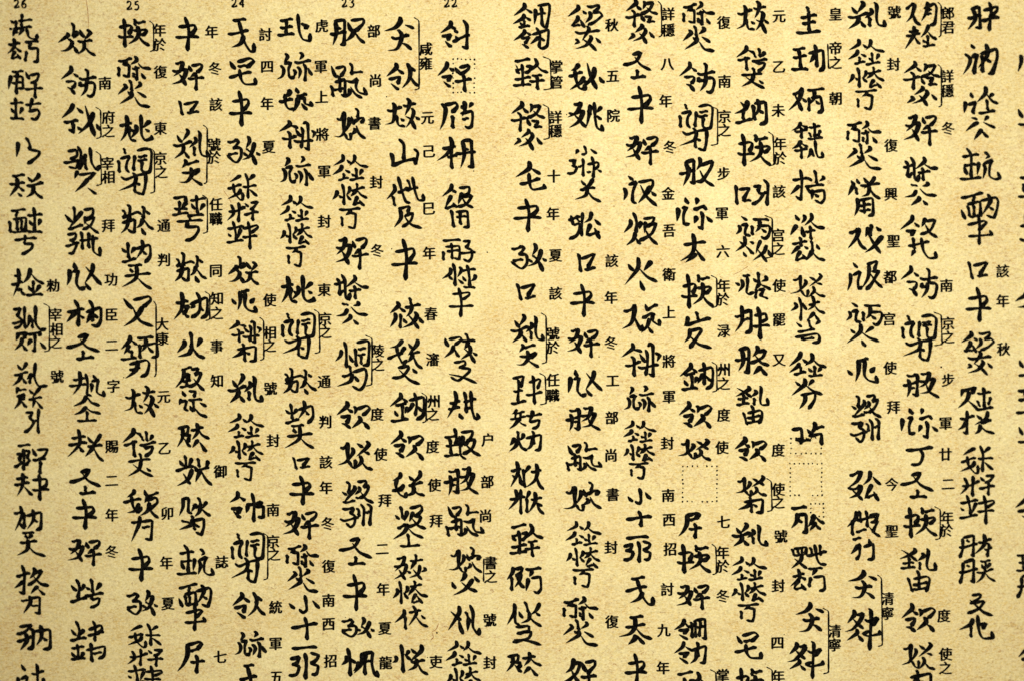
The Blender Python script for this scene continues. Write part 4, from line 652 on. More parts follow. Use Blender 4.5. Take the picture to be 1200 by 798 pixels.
mao ka/kai dr/zhu nian|p203 52 98 113;h86 180 214 138;h140 128 150 210 208 280 232 272 234 212;p208 172 190 212 82 262;h254 32 280 120 278 268;p342 48 284 102;h234 156 364 144;d295 184 368 252;h98 396 180 386 254 348;p120 322 140 400 76 467;h195 302 190 483;d252 313 284 348;h308 312 380 298 340 350 300 374;h248 421 384 394;h335 364 328 479;h138 478 165 600 165 662;h78 546 232 518;d84 588 108 618;p217 548 182 642;h72 677 150 665 234 649;h284 483 300 600 297 739;h232 551 372 523 378 545 304 592;h228 629 374 614
shan ji/zi zhouS|h262 80 312 120 300 254;d196 218 270 268;p390 136 392 190 216 388;h206 374 290 366 388 338;h426 86 546 62 552 100 524 168;h520 160 604 138 590 200 540 272 468 320;p460 150 466 205 390 267;n480 230 560 330 676 387;h398 312 512 310;h202 477 300 466 370 443 362 480 314 536;h314 536 372 550 388 610 370 690 320 728 262 662;h166 608 240 632 436 574;h412 460 452 490 455 572;h473 396 522 480 515 704;h545 526 622 500;h568 398 628 450 615 704
bu yu5/huo|h146 112 240 96 336 52;p258 100 234 132 194 167;h155 190 150 320;h215 158 302 150 306 260 300 332 220 312;p405 30 416 90 336 152;n430 125 490 190 616 190;h346 216 444 188;h400 168 422 290 410 379;h366 268 362 332;d488 268 534 354;p240 436 272 480 146 597;h318 366 340 440 345 532;p345 538 340 610 166 728;d285 543 332 592;p452 402 462 450 376 512;d425 543 550 624;n385 618 460 730 606 746
zhou ji|h220 155 320 160 394 118;h402 122 392 400 395 564;p244 230 262 350 250 480 218 574;h146 360 404 288;h286 402 356 388;d296 508 394 554;h466 126 570 115 614 88;p618 92 590 200 540 320 426 388;h416 270 520 270 696 212;p694 208 640 350 580 470 436 500;n550 320 610 480 786 597
kou jin6/dian kang|d162 146 244 336;h248 176 394 132 406 190 336 304;h488 86 538 150 520 284;h520 240 726 224;h150 476 182 656;h180 540 404 498;h268 288 312 360 315 564;h226 422 392 358 412 380 410 644 336 618;h450 390 560 402 644 338 640 380 620 480 670 570 806 590 766 486;p496 516 490 590 416 668;n520 478 600 600 736 652
yi5 shr|h206 250 300 266 374 146;p388 140 376 330 375 480 280 536 156 535;p490 230 482 330 398 462;h390 480 450 572 522 590 526 476;d548 216 592 344;h638 82 714 130 690 254;h600 312 720 250 824 232 834 265 768 322;p620 396 632 450 516 522;n668 356 740 490 886 578
niu quan4|h226 222 292 300 248 394;h228 372 430 310 592 264 652 312;h346 106 397 170 385 382;p385 380 330 560 196 673;h232 480 420 430 522 400 522 500 510 640 440 652 366 588;h698 146 727 210 710 384;p705 380 650 500 556 563;n720 400 850 550 976 602;d786 226 846 304;d686 566 750 694
you zhi|h236 318 330 347 550 253;p376 156 412 230 400 420 360 570 210 627;h440 418 460 560 500 652 616 660;d536 496 606 564;h596 214 660 242 866 183;p656 82 718 150 690 300 612 444;p768 296 812 370 760 550 636 698;d648 468 760 540 854 744;d846 468 926 550
jiez|p462 86 460 170 360 280 160 343;d556 218 728 292;h302 453 400 477 630 413;p438 306 502 400 480 540 400 670 235 701;d508 568 600 620 676 704
gong8 zhong|p280 90 272 170 146 293;h330 182 424 138 444 165;p444 165 370 280 240 400 110 426;d268 238 350 320 436 394;p320 396 318 460 140 567;d343 493 420 600;h536 72 582 110 570 400 550 736;h466 243 540 282 684 218 706 240 598 352;h540 440 438 490 530 522 724 492 734 436
ling fang|p440 70 432 180 210 347;d488 198 586 278;h336 390 500 374 548 400 530 470 476 523;d366 508 470 560 526 656;h736 106 797 170 785 404;p785 400 760 560 654 688;h606 298 700 332 986 278;h660 396 622 492 756 454;h808 416 920 400 974 470 940 640 870 703 796 662
huo guan|p280 296 292 350 90 490;h342 106 387 180 385 382;d278 408 352 442;p460 260 477 320 396 402;p375 440 350 540 250 620 126 636;d380 538 430 600 448 668;d516 236 594 384;p666 226 744 280 616 424;h486 450 600 452 776 418;p615 460 590 600 470 698;n620 538 710 650 836 714
he ge4/bi8|p255 80 262 140 106 252;d278 163 350 240;h193 232 247 290 235 500;h102 355 200 350 334 308;p398 116 412 160 376 238;h410 160 536 128 480 240 346 312;n430 210 510 280 610 302;d346 318 388 420;h412 342 514 333 468 412;h442 436 560 424;p360 456 362 500 250 577;p204 586 238 625 146 688;p410 515 422 570 350 660 220 712;d318 593 380 660 418 750;d482 576 546 666
zhu kang|h128 26 162 90 160 262;h92 102 214 78;h104 166 196 152;d103 168 122 234;p217 142 204 242;h72 273 234 257;p264 56 293 90 268 113;h252 162 324 124 302 170 300 250 340 277 378 270 363 220;p256 160 266 200 248 273
mian nei/ban|h92 402 239 356;h182 384 175 432;d93 486 117 560;h134 452 219 430 227 543;h135 458 152 545;h176 452 180 540;h150 546 224 530;h227 427 334 398 348 430 340 500 320 557 272 538;p273 367 292 420 237 524;d283 463 319 494;h215 538 221 640 213 760;h142 610 250 578 274 590 216 652;h142 692 304 680 292 646
shi yi|p370 106 404 180 326 303;h332 360 464 308 442 380 415 460 432 620 474 668 540 616;p268 366 322 460 300 600 190 663;p538 474 568 540 536 624;p668 86 714 150 646 243;h536 308 650 312 866 263;p616 406 673 500 626 674;h743 346 778 450 770 706 726 690;d828 446 896 606
gong nai/yi7|p276 70 276 130 134 242;d326 157 374 210;p275 220 262 290 182 374;h182 376 300 360;d308 286 354 396;h386 84 440 102 550 68 552 110 476 192;h476 192 562 178 606 230 520 310 414 363;p430 175 432 260 366 333;h232 463 300 492 570 449;p400 376 424 430 326 588;p435 516 453 560 380 660 230 717;d336 566 440 650 514 746;p254 570 284 610 226 643;d516 556 575 636
quanw hr/you9|n196 117 320 190 434 283;p386 90 394 140 300 200 176 252;h305 228 310 393;h216 316 374 289;h186 396 394 364;p500 160 514 210 436 273;h475 288 470 404;h568 90 592 130 570 330 600 402 696 402 690 294;h303 516 362 726;h376 542 560 498 606 530 592 610 550 720;h428 406 457 480 450 674;h368 632 592 588;h368 692 572 668
he kai2|p370 90 372 180 145 338;d406 213 566 242;d516 276 616 426;h332 332 394 380 400 686;h220 486 370 482 526 408;h638 215 667 300 662 500 640 666;h686 152 740 108 777 150 780 400 790 696 706 648;h476 518 560 547 886 488;p838 286 918 310 862 434
kai4 he/ba2|h127 105 157 180 150 344;h96 206 234 163;h192 46 232 130 240 350 277 394 302 306;h160 342 218 266;p356 60 362 120 246 227;n360 158 460 222 541 209;h286 276 439 244;h350 202 358 389;h196 454 280 467;p412 426 404 464 340 480;p262 530 220 600 110 627;n308 498 400 590 531 596;p302 611 292 660 196 738;d342 678 400 745
yu3 zi/xinl zhu/nian|h112 92 274 71;h190 108 195 249;h132 144 257 129 262 180 255 248 208 240;h148 186 262 168;h118 181 115 259;h297 92 358 79 342 120 318 147;h318 147 373 168 372 235 340 268 297 250;h268 197 409 179;p181 331 172 380 101 428;d163 388 192 434;h208 292 226 380 222 489;h268 352 409 329;p264 317 282 350 242 408;h334 297 351 400 355 493;d293 397 317 438;d253 428 298 469;p402 387 396 420 367 443;h297 497 404 495;h258 512 281 640 275 769;h197 567 354 543 353 570 288 613;h167 670 260 665 389 654
dl zhi/xinl tai/ren quan4|h127 82 208 58;p208 58 185 130 112 198;h102 160 224 133;p222 135 195 220 97 273;d148 177 208 280;h257 107 384 89;h318 42 320 110;p315 110 267 188;p350 147 332 230 242 267;d293 192 374 290;d228 198 263 223;p402 167 412 190 367 213;p130 366 136 410 92 458;h158 292 173 400 172 514;p231 342 226 385 188 418;d198 413 238 470;h304 297 311 362;h262 357 374 328;p305 360 243 438;n310 370 370 430 440 436;p321 422 272 513;h276 512 342 490;d328 443 378 515;p206 570 201 620 111 692;h204 638 210 764;h242 606 359 578;p288 547 321 620 246 734;n315 648 370 720 435 744;d368 632 403 668
quan2 tong/ling nei2|p176 41 170 80 81 143;d188 88 238 123;p175 127 160 160 76 207;d183 153 228 187;h170 180 175 232;h126 239 219 221;d138 193 162 218;p265 91 257 214;h287 61 384 43 387 100 371 190 358 242 316 218;h318 68 325 224;h272 131 354 119;p176 257 165 290 81 347;d188 273 229 303;h147 331 219 313 178 373;d153 373 209 409;h242 302 374 263 378 300 367 395 322 418 293 394;h273 237 301 300 295 404;p295 318 221 377;d313 323 339 354
ya3 he|h101 547 229 518;h163 566 170 744;d112 606 138 644;h110 616 178 600;h198 592 249 577 222 620 188 643;h101 697 234 668;h91 742 239 724;p275 516 286 570 200 643;n285 568 330 610 389 626;h252 661 334 648;h226 706 354 689;h285 658 292 769
shi bing|d102 42 148 79;p85 126 91 170 58 208;h108 131 153 113 136 170 140 216 179 214;h207 75 339 74;h195 126 195 209;p260 82 251 150 221 188;h238 131 332 123 343 160 326 220 300 243 271 223;d268 157 304 194
fu6 bi|p130 236 126 300 41 362;d77 272 113 299;d168 272 208 288;n130 308 205 379;d112 362 138 399;p277 256 231 369;p327 296 300 360 201 428;d248 337 324 435;d343 336 363 390
bei4 gu|d47 637 88 658;p110 606 117 660 77 719;h117 572 178 558;h165 568 160 650 150 712 178 732 218 708;d212 587 242 624;h264 526 270 644;p332 566 332 600 283 618;p265 638 228 694;n270 638 374 693;h240 688 235 774;h258 702 313 679 277 754;h267 745 350 778
mu duan|h86 112 206 92;h148 26 161 120 150 268 112 238;p140 148 72 218;d185 150 236 218;h258 31 276 144;d212 82 238 113;p327 71 332 95 297 118;h188 166 334 148;p246 182 234 259;h252 197 332 183 332 250 305 288 257 264;d262 217 288 243
shui he/tai quan4|d107 401 132 449;p186 396 191 430 157 463;p246 386 246 430 187 483;p121 486 66 563;d163 492 177 574;n238 457 290 502 354 500;h197 537 274 518;h229 488 235 599;h82 637 204 613;h144 576 150 652;p145 650 77 713;p151 687 106 768;h110 766 182 744;d168 718 198 759;h239 602 251 692;p250 690 201 768;n250 698 300 750 359 761;d283 637 303 679;d178 655 208 676
"""
WHOLE = {}
for line in WHOLE_TEXT.strip().splitlines():
    k, body = line.split('|')
    WHOLE[k] = []
    for st in body.split(';'):
        v = [float(x) for x in st[1:].split()]
        WHOLE[k].append((st[0], list(zip(v[::2], v[1::2]))))
WHOLE["quan2 rz/xinl tai/wan"] = WHOLE["ling rz/xinl tai/wan"]

SOLO = {'nian': .72, 'wan': .62, 'huo': .86, 'wei': .80, 'ping': .92, 'yu': .84, 'kao5': .74, 'yue': .60, 'jiao': .72, 'bi8': .82,
        'guan': .78, 'xiao': .62, 'yongs': .58, 'zhi3': .86, 'you9': .56, 'ban': .64, 'you2': .84, 'ji': .82, 'dao': .66, 'quan': .86,
        'ci': .96, 'ba2': .92, 'bi3': .82, 'yongb': .56, 'dang': .68, 'fenb': .92, 'er6': .66, 'qian': .64, 'yi7': .74, 'huod': .92}
NARROW = {'ren': .62, 'li': .45, 'shi': .86, 'xinl': .9, 'san': .8, 'shui': .72}
ELEMENTS['yongb'] = ELEMENTS['you9'][:0] + [('h', [(12, 10), (15, 60), (0, 100)]), ('h', [(15, 12), (88, 2), (85, 98), (65, 92)]), ('h', [(20, 38), (80, 34)]), ('h', [(22, 62), (80, 58)]), ('h', [(50, 35), (48, 95)])]
FENG = "ling rz/xinl tai/wan"

def draw(mesh, key, x0, y0, x1, y1, wm=1.0, jit=1.6):
    bw, bh = x1 - x0, y1 - y0
    wd = (2.55 + 0.055 * min(bw, bh, 34)) * wm * WMUL
    x0, x1, y0, y1 = x0 + wd * .26, x1 - wd * .26, y0 + wd * .34, y1 - wd * .34
    bw, bh = x1 - x0, y1 - y0
    dense = len(ELEMENTS[key])
    if dense >= 7: wd *= 0.82
    elif dense >= 6: wd *= 0.9
    for kind, pts in ELEMENTS[key]:
        pts = list(pts)
        if kind in 'pn' and len(pts) <= 3:          # falling strokes sweep out and flatten at the tip
            (xa, ya), (xb, yb) = pts[-2], pts[-1]
            s_ = 1 if xb > xa else -1
            pts[-1] = (xb + s_ * 5, yb)
            if len(pts) == 2 and abs(xb - xa) > 12:
                pts.insert(1, (xa + (xb - xa) * (.40 if kind == 'p' else .44), ya + (yb - ya) * (.58 if kind == 'n' else .60)))
        elif kind == 'h' and len(pts) == 2 and abs(pts[1][0] - pts[0][0]) * bw > abs(pts[1][1] - pts[0][1]) * bh * 1.6:
            (xa, ya), (xb, yb) = pts                # level strokes sag, then rise
            pts.insert(1, (xa + (xb - xa) * .42, ya + (yb - ya) * .30 + 2.0))
        elif kind == 'h' and len(pts) == 2 and abs(pts[1][1] - pts[0][1]) > 40:
            (xa, ya), (xb, yb) = pts                # uprights start with a knock from the left
            pts.insert(0, (xa - 7 * 20 / max(bw, 12), ya - 1)); pts[1] = (xa + 2, ya + 9)
        rise = .05 * bw / max(bh, 1)
        pp = [(x0 + bw * (x + random.gauss(0, jit)) / 100, y0 + bh * (y - rise * (x - 50) + random.gauss(0, jit)) / 100) for x, y in pts]
        mesh.stroke(kind, pp, wd * random.uniform(.92, 1.08))

def draw_whole(mesh, key, x0, y0, x1, y1, wd):
    st = WHOLE[key]
    if len(st) >= 9 and '/' not in key: wd *= .92
    xs = [x for _, p in st for x, _ in p]; ys = [y for _, p in st for _, y in p]
    a, b, c, d = min(xs), max(xs), min(ys), max(ys)
    i = -.15
    x0, x1, y0, y1 = x0 + i, x1 - i, y0 + i, y1 - i
    # no two copies from one hand are the same
    sk, bx, by = random.gauss(0, .012), random.gauss(0, .35), random.gauss(0, .35)
    for kind, pts in st:
        ox, oy = random.gauss(0, .32), random.gauss(0, .32)
        pp = []
        for x, y in pts:
            u, v = (x - a) / (b - a), (y - c) / (d - c)
            X = x0 + (x1 - x0) * u + bx * math.sin(3 * v) + ox + random.gauss(0, .16)
            Y = y0 + (y1 - y0) * v + by * math.sin(3 * u) + oy + random.gauss(0, .16)
            pp.append((X, Y - sk * (X - (x0 + x1) / 2) * 2))
        mesh.stroke(kind, pp, wd * random.uniform(.92, 1.10))

def character(parent, x0, y0, x1, y1, spec, wm=1.0):
    rows = [r.split() for r in spec.split('/')]
    m = Mesh()
    WIDTHS = {1: 4.75, 2: 4.25, 3: 3.9}
    if spec in WHOLE:
        draw_whole(m, spec, x0, y0, x1, y1, WIDTHS[len(rows)] * wm)
        return m.build("brush_character", M_INK, parent)
    H, W = y1 - y0, x1 - x0
    wt = [1.0 if len(r) > 1 or len(rows) == 1 else 0.92 for r in rows]
    if spec.endswith('tai/wan'): wt = [1.14, 1.02, .86]
    tot = sum(wt)
    y = y0
    pad = 1.1
    for r, k in zip(rows, wt):
        h = H * k / tot
        ya = y + (0 if r is rows[0] else -0.6)
        yb = y + h - (pad if r is not rows[-1] else 0) + 0.5
        if ' '.join(r) in WHOLE:
            hw = W / 2 * (SOLO.get(r[0], .8) if len(r) == 1 else 1.0)
            cx = (x0 + x1) / 2
            draw_whole(m, ' '.join(r), cx - hw, ya, cx + hw, yb + .6, WIDTHS[len(rows)] * wm)
        elif len(r) == 1:
            f = SOLO.get(r[0], .8) if len(rows) > 1 else 1.0
            cx = (x0 + x1) / 2
            draw(m, r[0], cx - W * f / 2, ya, cx + W * f / 2, yb, wm)
        else:
            ws = [NARROW.get(e, 1.0) for e in r]
            tw = sum(ws)
            x = x0
            for i, (e, wk) in enumerate(zip(r, ws)):
                wdt = W * wk / tw
                xa = x - (1.3 if i else 0)
                xb = x + wdt + (1.3 if i < len(r) - 1 else 0)
                dy = 0.0 if i == 0 else random.uniform(-.6, .6)
                draw(m, e, xa, ya + dy, xb, yb + dy, wm)
                x += wdt
        y += h
    return m.build("brush_character", M_INK, parent)

# ------------------------------------------------------------------ printed glosses, in the renderer's own built-in lettering
_font = bpy.data.curves.new("lettering", 'FONT')
_fo = bpy.data.objects.new("lettering", _font)
COL.objects.link(_fo)
_cache = {}
def glyph(ch):
    if ch not in _cache:
        _font.body = ch
        _font.offset = 0.0
        _font.resolution_u = 3
        bpy.context.view_layer.update()
        ev = _fo.evaluated_get(bpy.context.evaluated_depsgraph_get())
        me = ev.to_mesh()
        vv = [(v.co.x, v.co.y) for v in me.vertices]
        ff = [tuple(p.vertices) for p in me.polygons]
        ev.to_mesh_clear()
        xs = [a for a, b in vv]; ys = [b for a, b in vv]
        _cache[ch] = (vv, ff, (min(xs) + max(xs)) / 2, (min(ys) + max(ys)) / 2)
    return _cache[ch]

def gloss(parent, x, y, ch, size=16.4):
    vv, ff, cx, cy = glyph(ch)
    m = Mesh()
    shear = random.uniform(.03, .06)
    for ox, oy in ((-.72, 0), (-.26, -.36), (.26, .36), (.72, 0)):              # upright strokes of the type are the heavy ones
        b = len(m.v)
        for (a, c) in vv:
            u, v = (a - cx) * size, -(c - cy) * size
            m.v.append((x + u * .97 + ox, y + v * 1.0 - u * shear + oy))
        m.f += [tuple(b + i for i in f) for f in ff]
    return m.build("gloss_character", M_PRINT, parent, LIFT * .8)

def bracket(parent, xa, ya, xb, yb, top=True, bottom=True):
    """right-hand bracket: slanting nib at xa, upright at xb"""
    m = Mesh()
    lean = random.uniform(-.6, 1.2)
    pts = [(xb, ya + 4.2), (xb + lean * .5, (ya + yb) / 2), (xb + lean, yb - 3)]
    if top: m.stroke('h', [(xa, ya), (xb - .8, ya + 3.2), (xb, ya + 6)], 1.95, .1)
    m.stroke('h', [(p[0], p[1]) for p in pts], 2.0, .12)
    if bottom: m.stroke('h', [(xb + lean, yb - 4), (xb + lean - .6, yb - 1.5), (xa + 1, yb)], 1.95, .1)
    return m.build("bracket", M_PRINT, parent, LIFT * .8)

def dotted(parent, x0, y0, x1, y1, step=5.4, sides="tblr"):
    m = Mesh()
    def run(a, b):
        n = max(2, round(math.hypot(b[0] - a[0], b[1] - a[1]) / step))
        for i in range(n + 1):
            t = i / n
            if random.random() < .93:
                m.blob(a[0] + (b[0] - a[0]) * t + random.uniform(-.4, .4), a[1] + (b[1] - a[1]) * t + random.uniform(-.4, .4), random.uniform(.9, 1.35))
    if 't' in sides: run((x0, y0), (x1, y0))
    if 'b' in sides: run((x0, y1), (x1, y1))
    if 'l' in sides: run((x0, y0), (x0, y1))
    if 'r' in sides: run((x1, y0), (x1, y1))
    return m.build("dotted_frame", M_PRINT, parent, LIFT * .8)

def number(parent, x, y, text):
    m = Mesh()
    names = {'2': 'two', '3': 'three', '4': 'four', '5': 'five', '6': 'six'}
    for i, c in enumerate(text):
        xa = x - 8.4 + 8.8 * i
        draw(m, names[c], xa, y - 6.0, xa + 7.4, y + 6.0, .74, .4)
    return m.build("line_number", M_PRINT, parent, LIFT * .8)

# ------------------------------------------------------------------ the columns, left to right
# brush characters: x0 y0 x1 y1 elements | glosses: characters with their places | brackets | dotted frames | number
COLUMNS = []
def column(label, chars, glosses="", brackets=(), frames=(), num=None, extra=()):
    COLUMNS.append((label, chars, glosses, brackets, frames, num, extra))

column("blurred leftmost column of brush characters under the number 26", """
9 18 44 74 shui xian/tai wan
10 83 50 140 yu3 dr/zhu kao5
19 161 46 192 sih
12 204 51 233 tian guan
12 244 50 300 mian zhu/kao5
14 315 52 348 fu1 rz
15 359 54 412 zi hr/bei er
15 425 56 508 hl hr/yu guan/san li
18 521 57 586 ya dr/fu1 nian
17 593 54 650 wan9 nei/ping
17 662 58 718 cai gong8/yue
20 732 59 761 zin nei
18 777 55 816 shi zhu
""", "勑62,335 宰65,369 相66,386 之65,401 號67,441", [(51, 356, 58, 412)], num=(24, 5, "26"))

column("second column from the left, opening with a fire shaped character", """
69 27 113 65 huo guan
71 79 112 114 ling fang
72 123 116 161 bading bi
75 172 117 228 zi hr/qian
77 243 117 300 shan ji/zi bi3
79 308 119 340 shi dad
78 351 118 383 mu nei2
79 391 118 420 sheng
81 436 121 493 fu1 kang/quan
79 503 121 540 fu1 guan
83 550 119 578 sheng
85 585 113 620 nian
80 632 119 663 dl dr
83 678 121 712 shan xue
82 726 122 775 shan nian/zhu nei3
""", "南123,98 府127,138 之127,154 宰126,192 相127,208 拜127,265 功130,328 臣131,369 二131,405 字133,452 賜131,523 二131,563 年131,603 冬131,646",
[(112, 126, 118, 163), (112, 178, 118, 218)])

column("column of brush characters under the number 25", """
138 23 175 56 nian yuR
139 67 177 124 bu yu5/huo
141 135 178 166 you zhao
139 175 178 228 shi si/wei
142 240 181 275 niu quan4
143 282 178 338 shan nei/ping
145 347 180 383 fu4
142 394 183 443 quan2 bing/dao
145 452 185 488 you zhi
144 502 182 559 he xue/jiao
145 573 186 634 mao yuR/yue
150 643 178 681 nian
149 692 185 721 zi bi
149 731 190 808 mao ka/kai dr/zhu nian
""", "年187,36 於187,53 復188,85 東188,151 京188,186 之189,202 通192,265 判192,305 大190,380 康190,397 元192,465 乙193,525 卯196,601 年195,659 夏197,707",
[(175, 25, 180, 61), (175, 174, 181, 227), (180, 353, 183, 441)], num=(156, 7, "25"))

column("column of brush characters just left of the one numbered 24", """
205 21 232 60 nian
201 74 239 106 dl dr
208 117 235 136 kou
203 152 243 217 hl hr/yu
202 229 240 282 wl zhu/kao5
205 297 243 331 niu quan4
204 343 243 374 lon nei2
208 389 241 419 huo
206 430 244 488 chan ji/shi sao
208 496 246 530 chen dacan
206 533 248 569 nv shr
210 582 247 626 jif huo/wei
208 638 250 673 zhu kang
210 683 247 738 mian nei/ban
208 752 239 789 qi
""", "年248,38 冬252,81 該253,123 號251,170 於251,185 任253,240 職253,257 同253,318 知254,350 之254,367 事254,406 知254,446 御258,552 誌260,658 七258,769",
[(238, 147, 243, 216), (237, 229, 243, 274), (240, 342, 246, 376)])

column("column of brush characters under the number 24", """
268 23 298 60 ge
269 69 300 99 mao4
269 108 295 149 nian
266 161 304 193 zi bi
266 203 303 292 mao ka/kai dr/zhu nian
267 301 304 334 huo guan
271 340 300 365 bei4
268 376 305 425 he kai2/wei
268 438 307 472 hl hr
268 485 310 562 ling rz/xinl tai/wan
270 577 309 610 ling shi4
272 625 309 682 shi si/wei
272 694 311 725 ling quan4
275 739 310 769 shi yi
281 778 305 815 ge
""", "討311,41 四313,79 年313,122 夏315,173 使316,352 相316,390 之316,405 號317,455 封320,516 南320,597 京320,634 之321,649 統323,711 軍323,754 五324,793",
[(304, 372, 309, 422), (308, 624, 314, 679)], num=(279, 4, "24"))

column("column of brush characters just left of the one numbered 23", """
326 17 364 48 wang bi2
325 62 365 95 shi yi
327 103 365 131 mao kang
326 142 368 175 he kai2
328 184 366 217 shi yi
328 230 367 312 ling rz/xinl tai/wan
330 324 368 355 you zhao
331 367 369 419 shi si/wei
332 431 371 461 niu quan4
334 470 368 525 shan nei/ping
342 534 365 550 kou
339 557 367 591 nian
332 599 373 632 dl dr
337 638 374 692 bu yu5/huo
339 697 373 717 xiao
342 722 372 748 shii
339 758 373 795 ya
""", "虎377,31 軍376,79 上377,114 將378,158 軍380,202 封380,260 東380,340 京381,374 之381,389 通380,447 判381,494 該382,541 年382,571 冬384,613 復385,663 南385,703 西385,731 招387,774",
[(368, 363, 374, 414)])

column("column of brush characters under the number 23", """
388 23 428 54 zhou kour
388 75 430 116 kou jin6/dian kang
392 128 429 164 yi5 shr
390 181 432 268 ling rz/xinl tai/wan
392 279 431 316 dl dr
392 322 432 381 kai4 he/ba2
393 400 433 457 xinl si/wei
395 470 433 502 ling qianR
396 516 437 549 yi5 guan
398 562 438 617 shan ji/zi zhouS
398 630 436 661 sheng
403 673 430 715 nian
400 723 438 747 zi bi
400 759 442 792 xinl fan
""", "部438,37 尚440,95 書439,145 封441,214 冬442,294 陵443,411 之443,427 度442,485 使446,532 拜451,586 二448,643 年449,690 夏451,736 龍452,776",
[(428, 393, 436, 452)], num=(408, 4, "23"))

column("column of brush characters just left of the one numbered 22", """
450 21 485 59 jiez
453 75 491 106 ling quan4
452 116 491 152 you zhi
459 164 490 195 shan4
453 208 496 268 dai bi7/ji
459 281 489 329 nian
457 349 495 385 jie zhi
455 398 496 449 mao guan/you2
456 460 497 493 quan2 nei2
457 505 496 537 ling qianR
459 551 498 582 mao guan
461 592 500 640 shan ji/ci
461 650 502 737 dl zhi/xinl tai/ren quan4
461 755 502 789 xinl guan
""", "咸499,58 雍499,75 元501,139 己503,178 巳503,245 年503,297 春505,368 瀋507,421 州508,470 之507,485 度507,523 使509,568 拜511,610 吏511,775",
[(485, 21, 491, 106), (494, 460, 500, 495)])

column("column of brush characters under the number 22", """
516 24 550 57 ling dou
513 73 552 107 ling dr
516 120 554 152 kouP jing
512 162 557 198 ben zhou
519 217 556 267 gong ji/yongs
518 281 557 372 yu3 zi/xinl zhu/nian
521 391 559 447 kour zhi/zhi3
525 458 561 491 fu1 bi3
521 502 564 537 wang ji
521 547 561 580 zhou ji
524 590 566 628 kou jin6/dian kang
525 641 565 697 yi5 shr/bi8
525 709 562 744 quanl hr
523 751 564 830 ling rz/xinl tai/wan
""", "户571,515 部571,564 尚569,604 書575,659 之575,675 號574,726 封574,776",
[(567, 650, 567, 684, 0, 0)], [(531, 70, 556, 109)], num=(528, 4, "22"))

column("column right of the wide blank strip in the middle", """
601 5 644 58 quan2 tong/ling nei2
602 69 643 105 ya3 he
599 120 639 176 he ge4/bi8
604 190 638 222 cang
602 233 634 271 nian
599 286 640 317 zi bi
604 331 630 353 kou
599 369 637 430 hl hr/yu
598 438 636 474 wl nian
597 478 636 529 wu kao5/huo nei2
596 541 637 602 wan9 ren quan4/kai ren quan4
598 614 637 652 ya3 he
594 664 634 694 ren dl wan
595 705 635 755 shi huo/zhi3
594 764 635 793 chen dacan
""", "掌652,79 管652,97 詳651,138 穩651,154 十649,207 年648,251 夏651,300 該651,344 號648,391 於648,407 任648,445 職648,463",
[(636, 67, 645, 106), (636, 123, 643, 164), (634, 367, 640, 426), (632, 437, 639, 474)])

column("second column right of the wide blank strip", """
666 6 706 60 gong nai/yi7
667 75 707 106 mao bi
666 120 706 153 dl zhao
665 171 705 236 xiao/san li nian/guan
666 250 702 281 zhang gong
675 296 700 320 kou
669 333 697 371 nian
665 386 702 418 dl dr
667 433 706 464 shi dad
663 477 704 505 zhou ji
665 518 704 551 kou jin6/dian kang
661 565 705 597 yi5 shr
663 611 705 688 quan2 rz/xinl tai/wan
661 700 702 755 bu yu5/huo
662 772 698 802 xil dr
""", "秋717,30 五718,90 院719,136 該717,306 年716,349 冬716,402 工718,446 部717,489 尚716,533 書718,579 封716,641 復717,728")

column("third column right of the wide blank strip", """
733 0 771 52 he ge4/bi8
731 62 764 92 sheng
736 102 766 145 nian
733 160 772 193 dl dr
731 207 770 242 shi fu4
731 249 771 287 huo ji
732 302 770 340 huod
729 356 772 390 yi5 kang
728 402 773 441 he kai2
731 452 767 481 shi yi
730 493 769 560 quan2 rz/xinl tai/wan
737 572 762 590 xiao
734 599 763 617 shii
731 629 762 659 ya
734 676 765 708 ge
726 721 765 755 tianb
733 765 758 803 nian
""", "詳783,17 穩783,36 八782,76 年780,119 冬785,173 金783,227 吾784,271 衛784,322 上784,366 將784,423 軍784,465 封782,519 南783,580 西784,609 招785,643 討782,690 九778,738 年777,782",
[(771, 2, 775, 44)])

column("column broken by a dotted square beside the gloss for seven", """
801 3 838 60 bu yu5/huo
796 73 838 109 ling fang
797 123 835 176 shi si/wei
796 186 837 219 zhou pu
794 233 834 268 shi er4
797 275 827 308 liu
798 323 836 362 nian yuR
802 366 834 408 zhi9
797 425 836 457 quan2 nei2
795 470 833 501 ling qianR
795 514 834 538 yi5 guan
795 600 822 630 qi
793 638 834 671 nian yuR
793 685 832 714 dl dr
790 724 829 778 ling tong/ling nei2
793 787 833 822 ya3 he
""", "復848,27 南849,96 京849,137 之849,153 步848,204 軍846,251 六847,295 年848,335 於847,351 渌848,388 州848,433 之848,449 度848,486 使846,524 七848,611 年847,647 於847,663 冬847,698 掌847,791",
[(832, 125, 841, 171), (833, 323, 840, 361), (834, 424, 840, 459), (834, 637, 839, 673), (832, 784, 839, 826)], [(800, 546, 840, 587)])

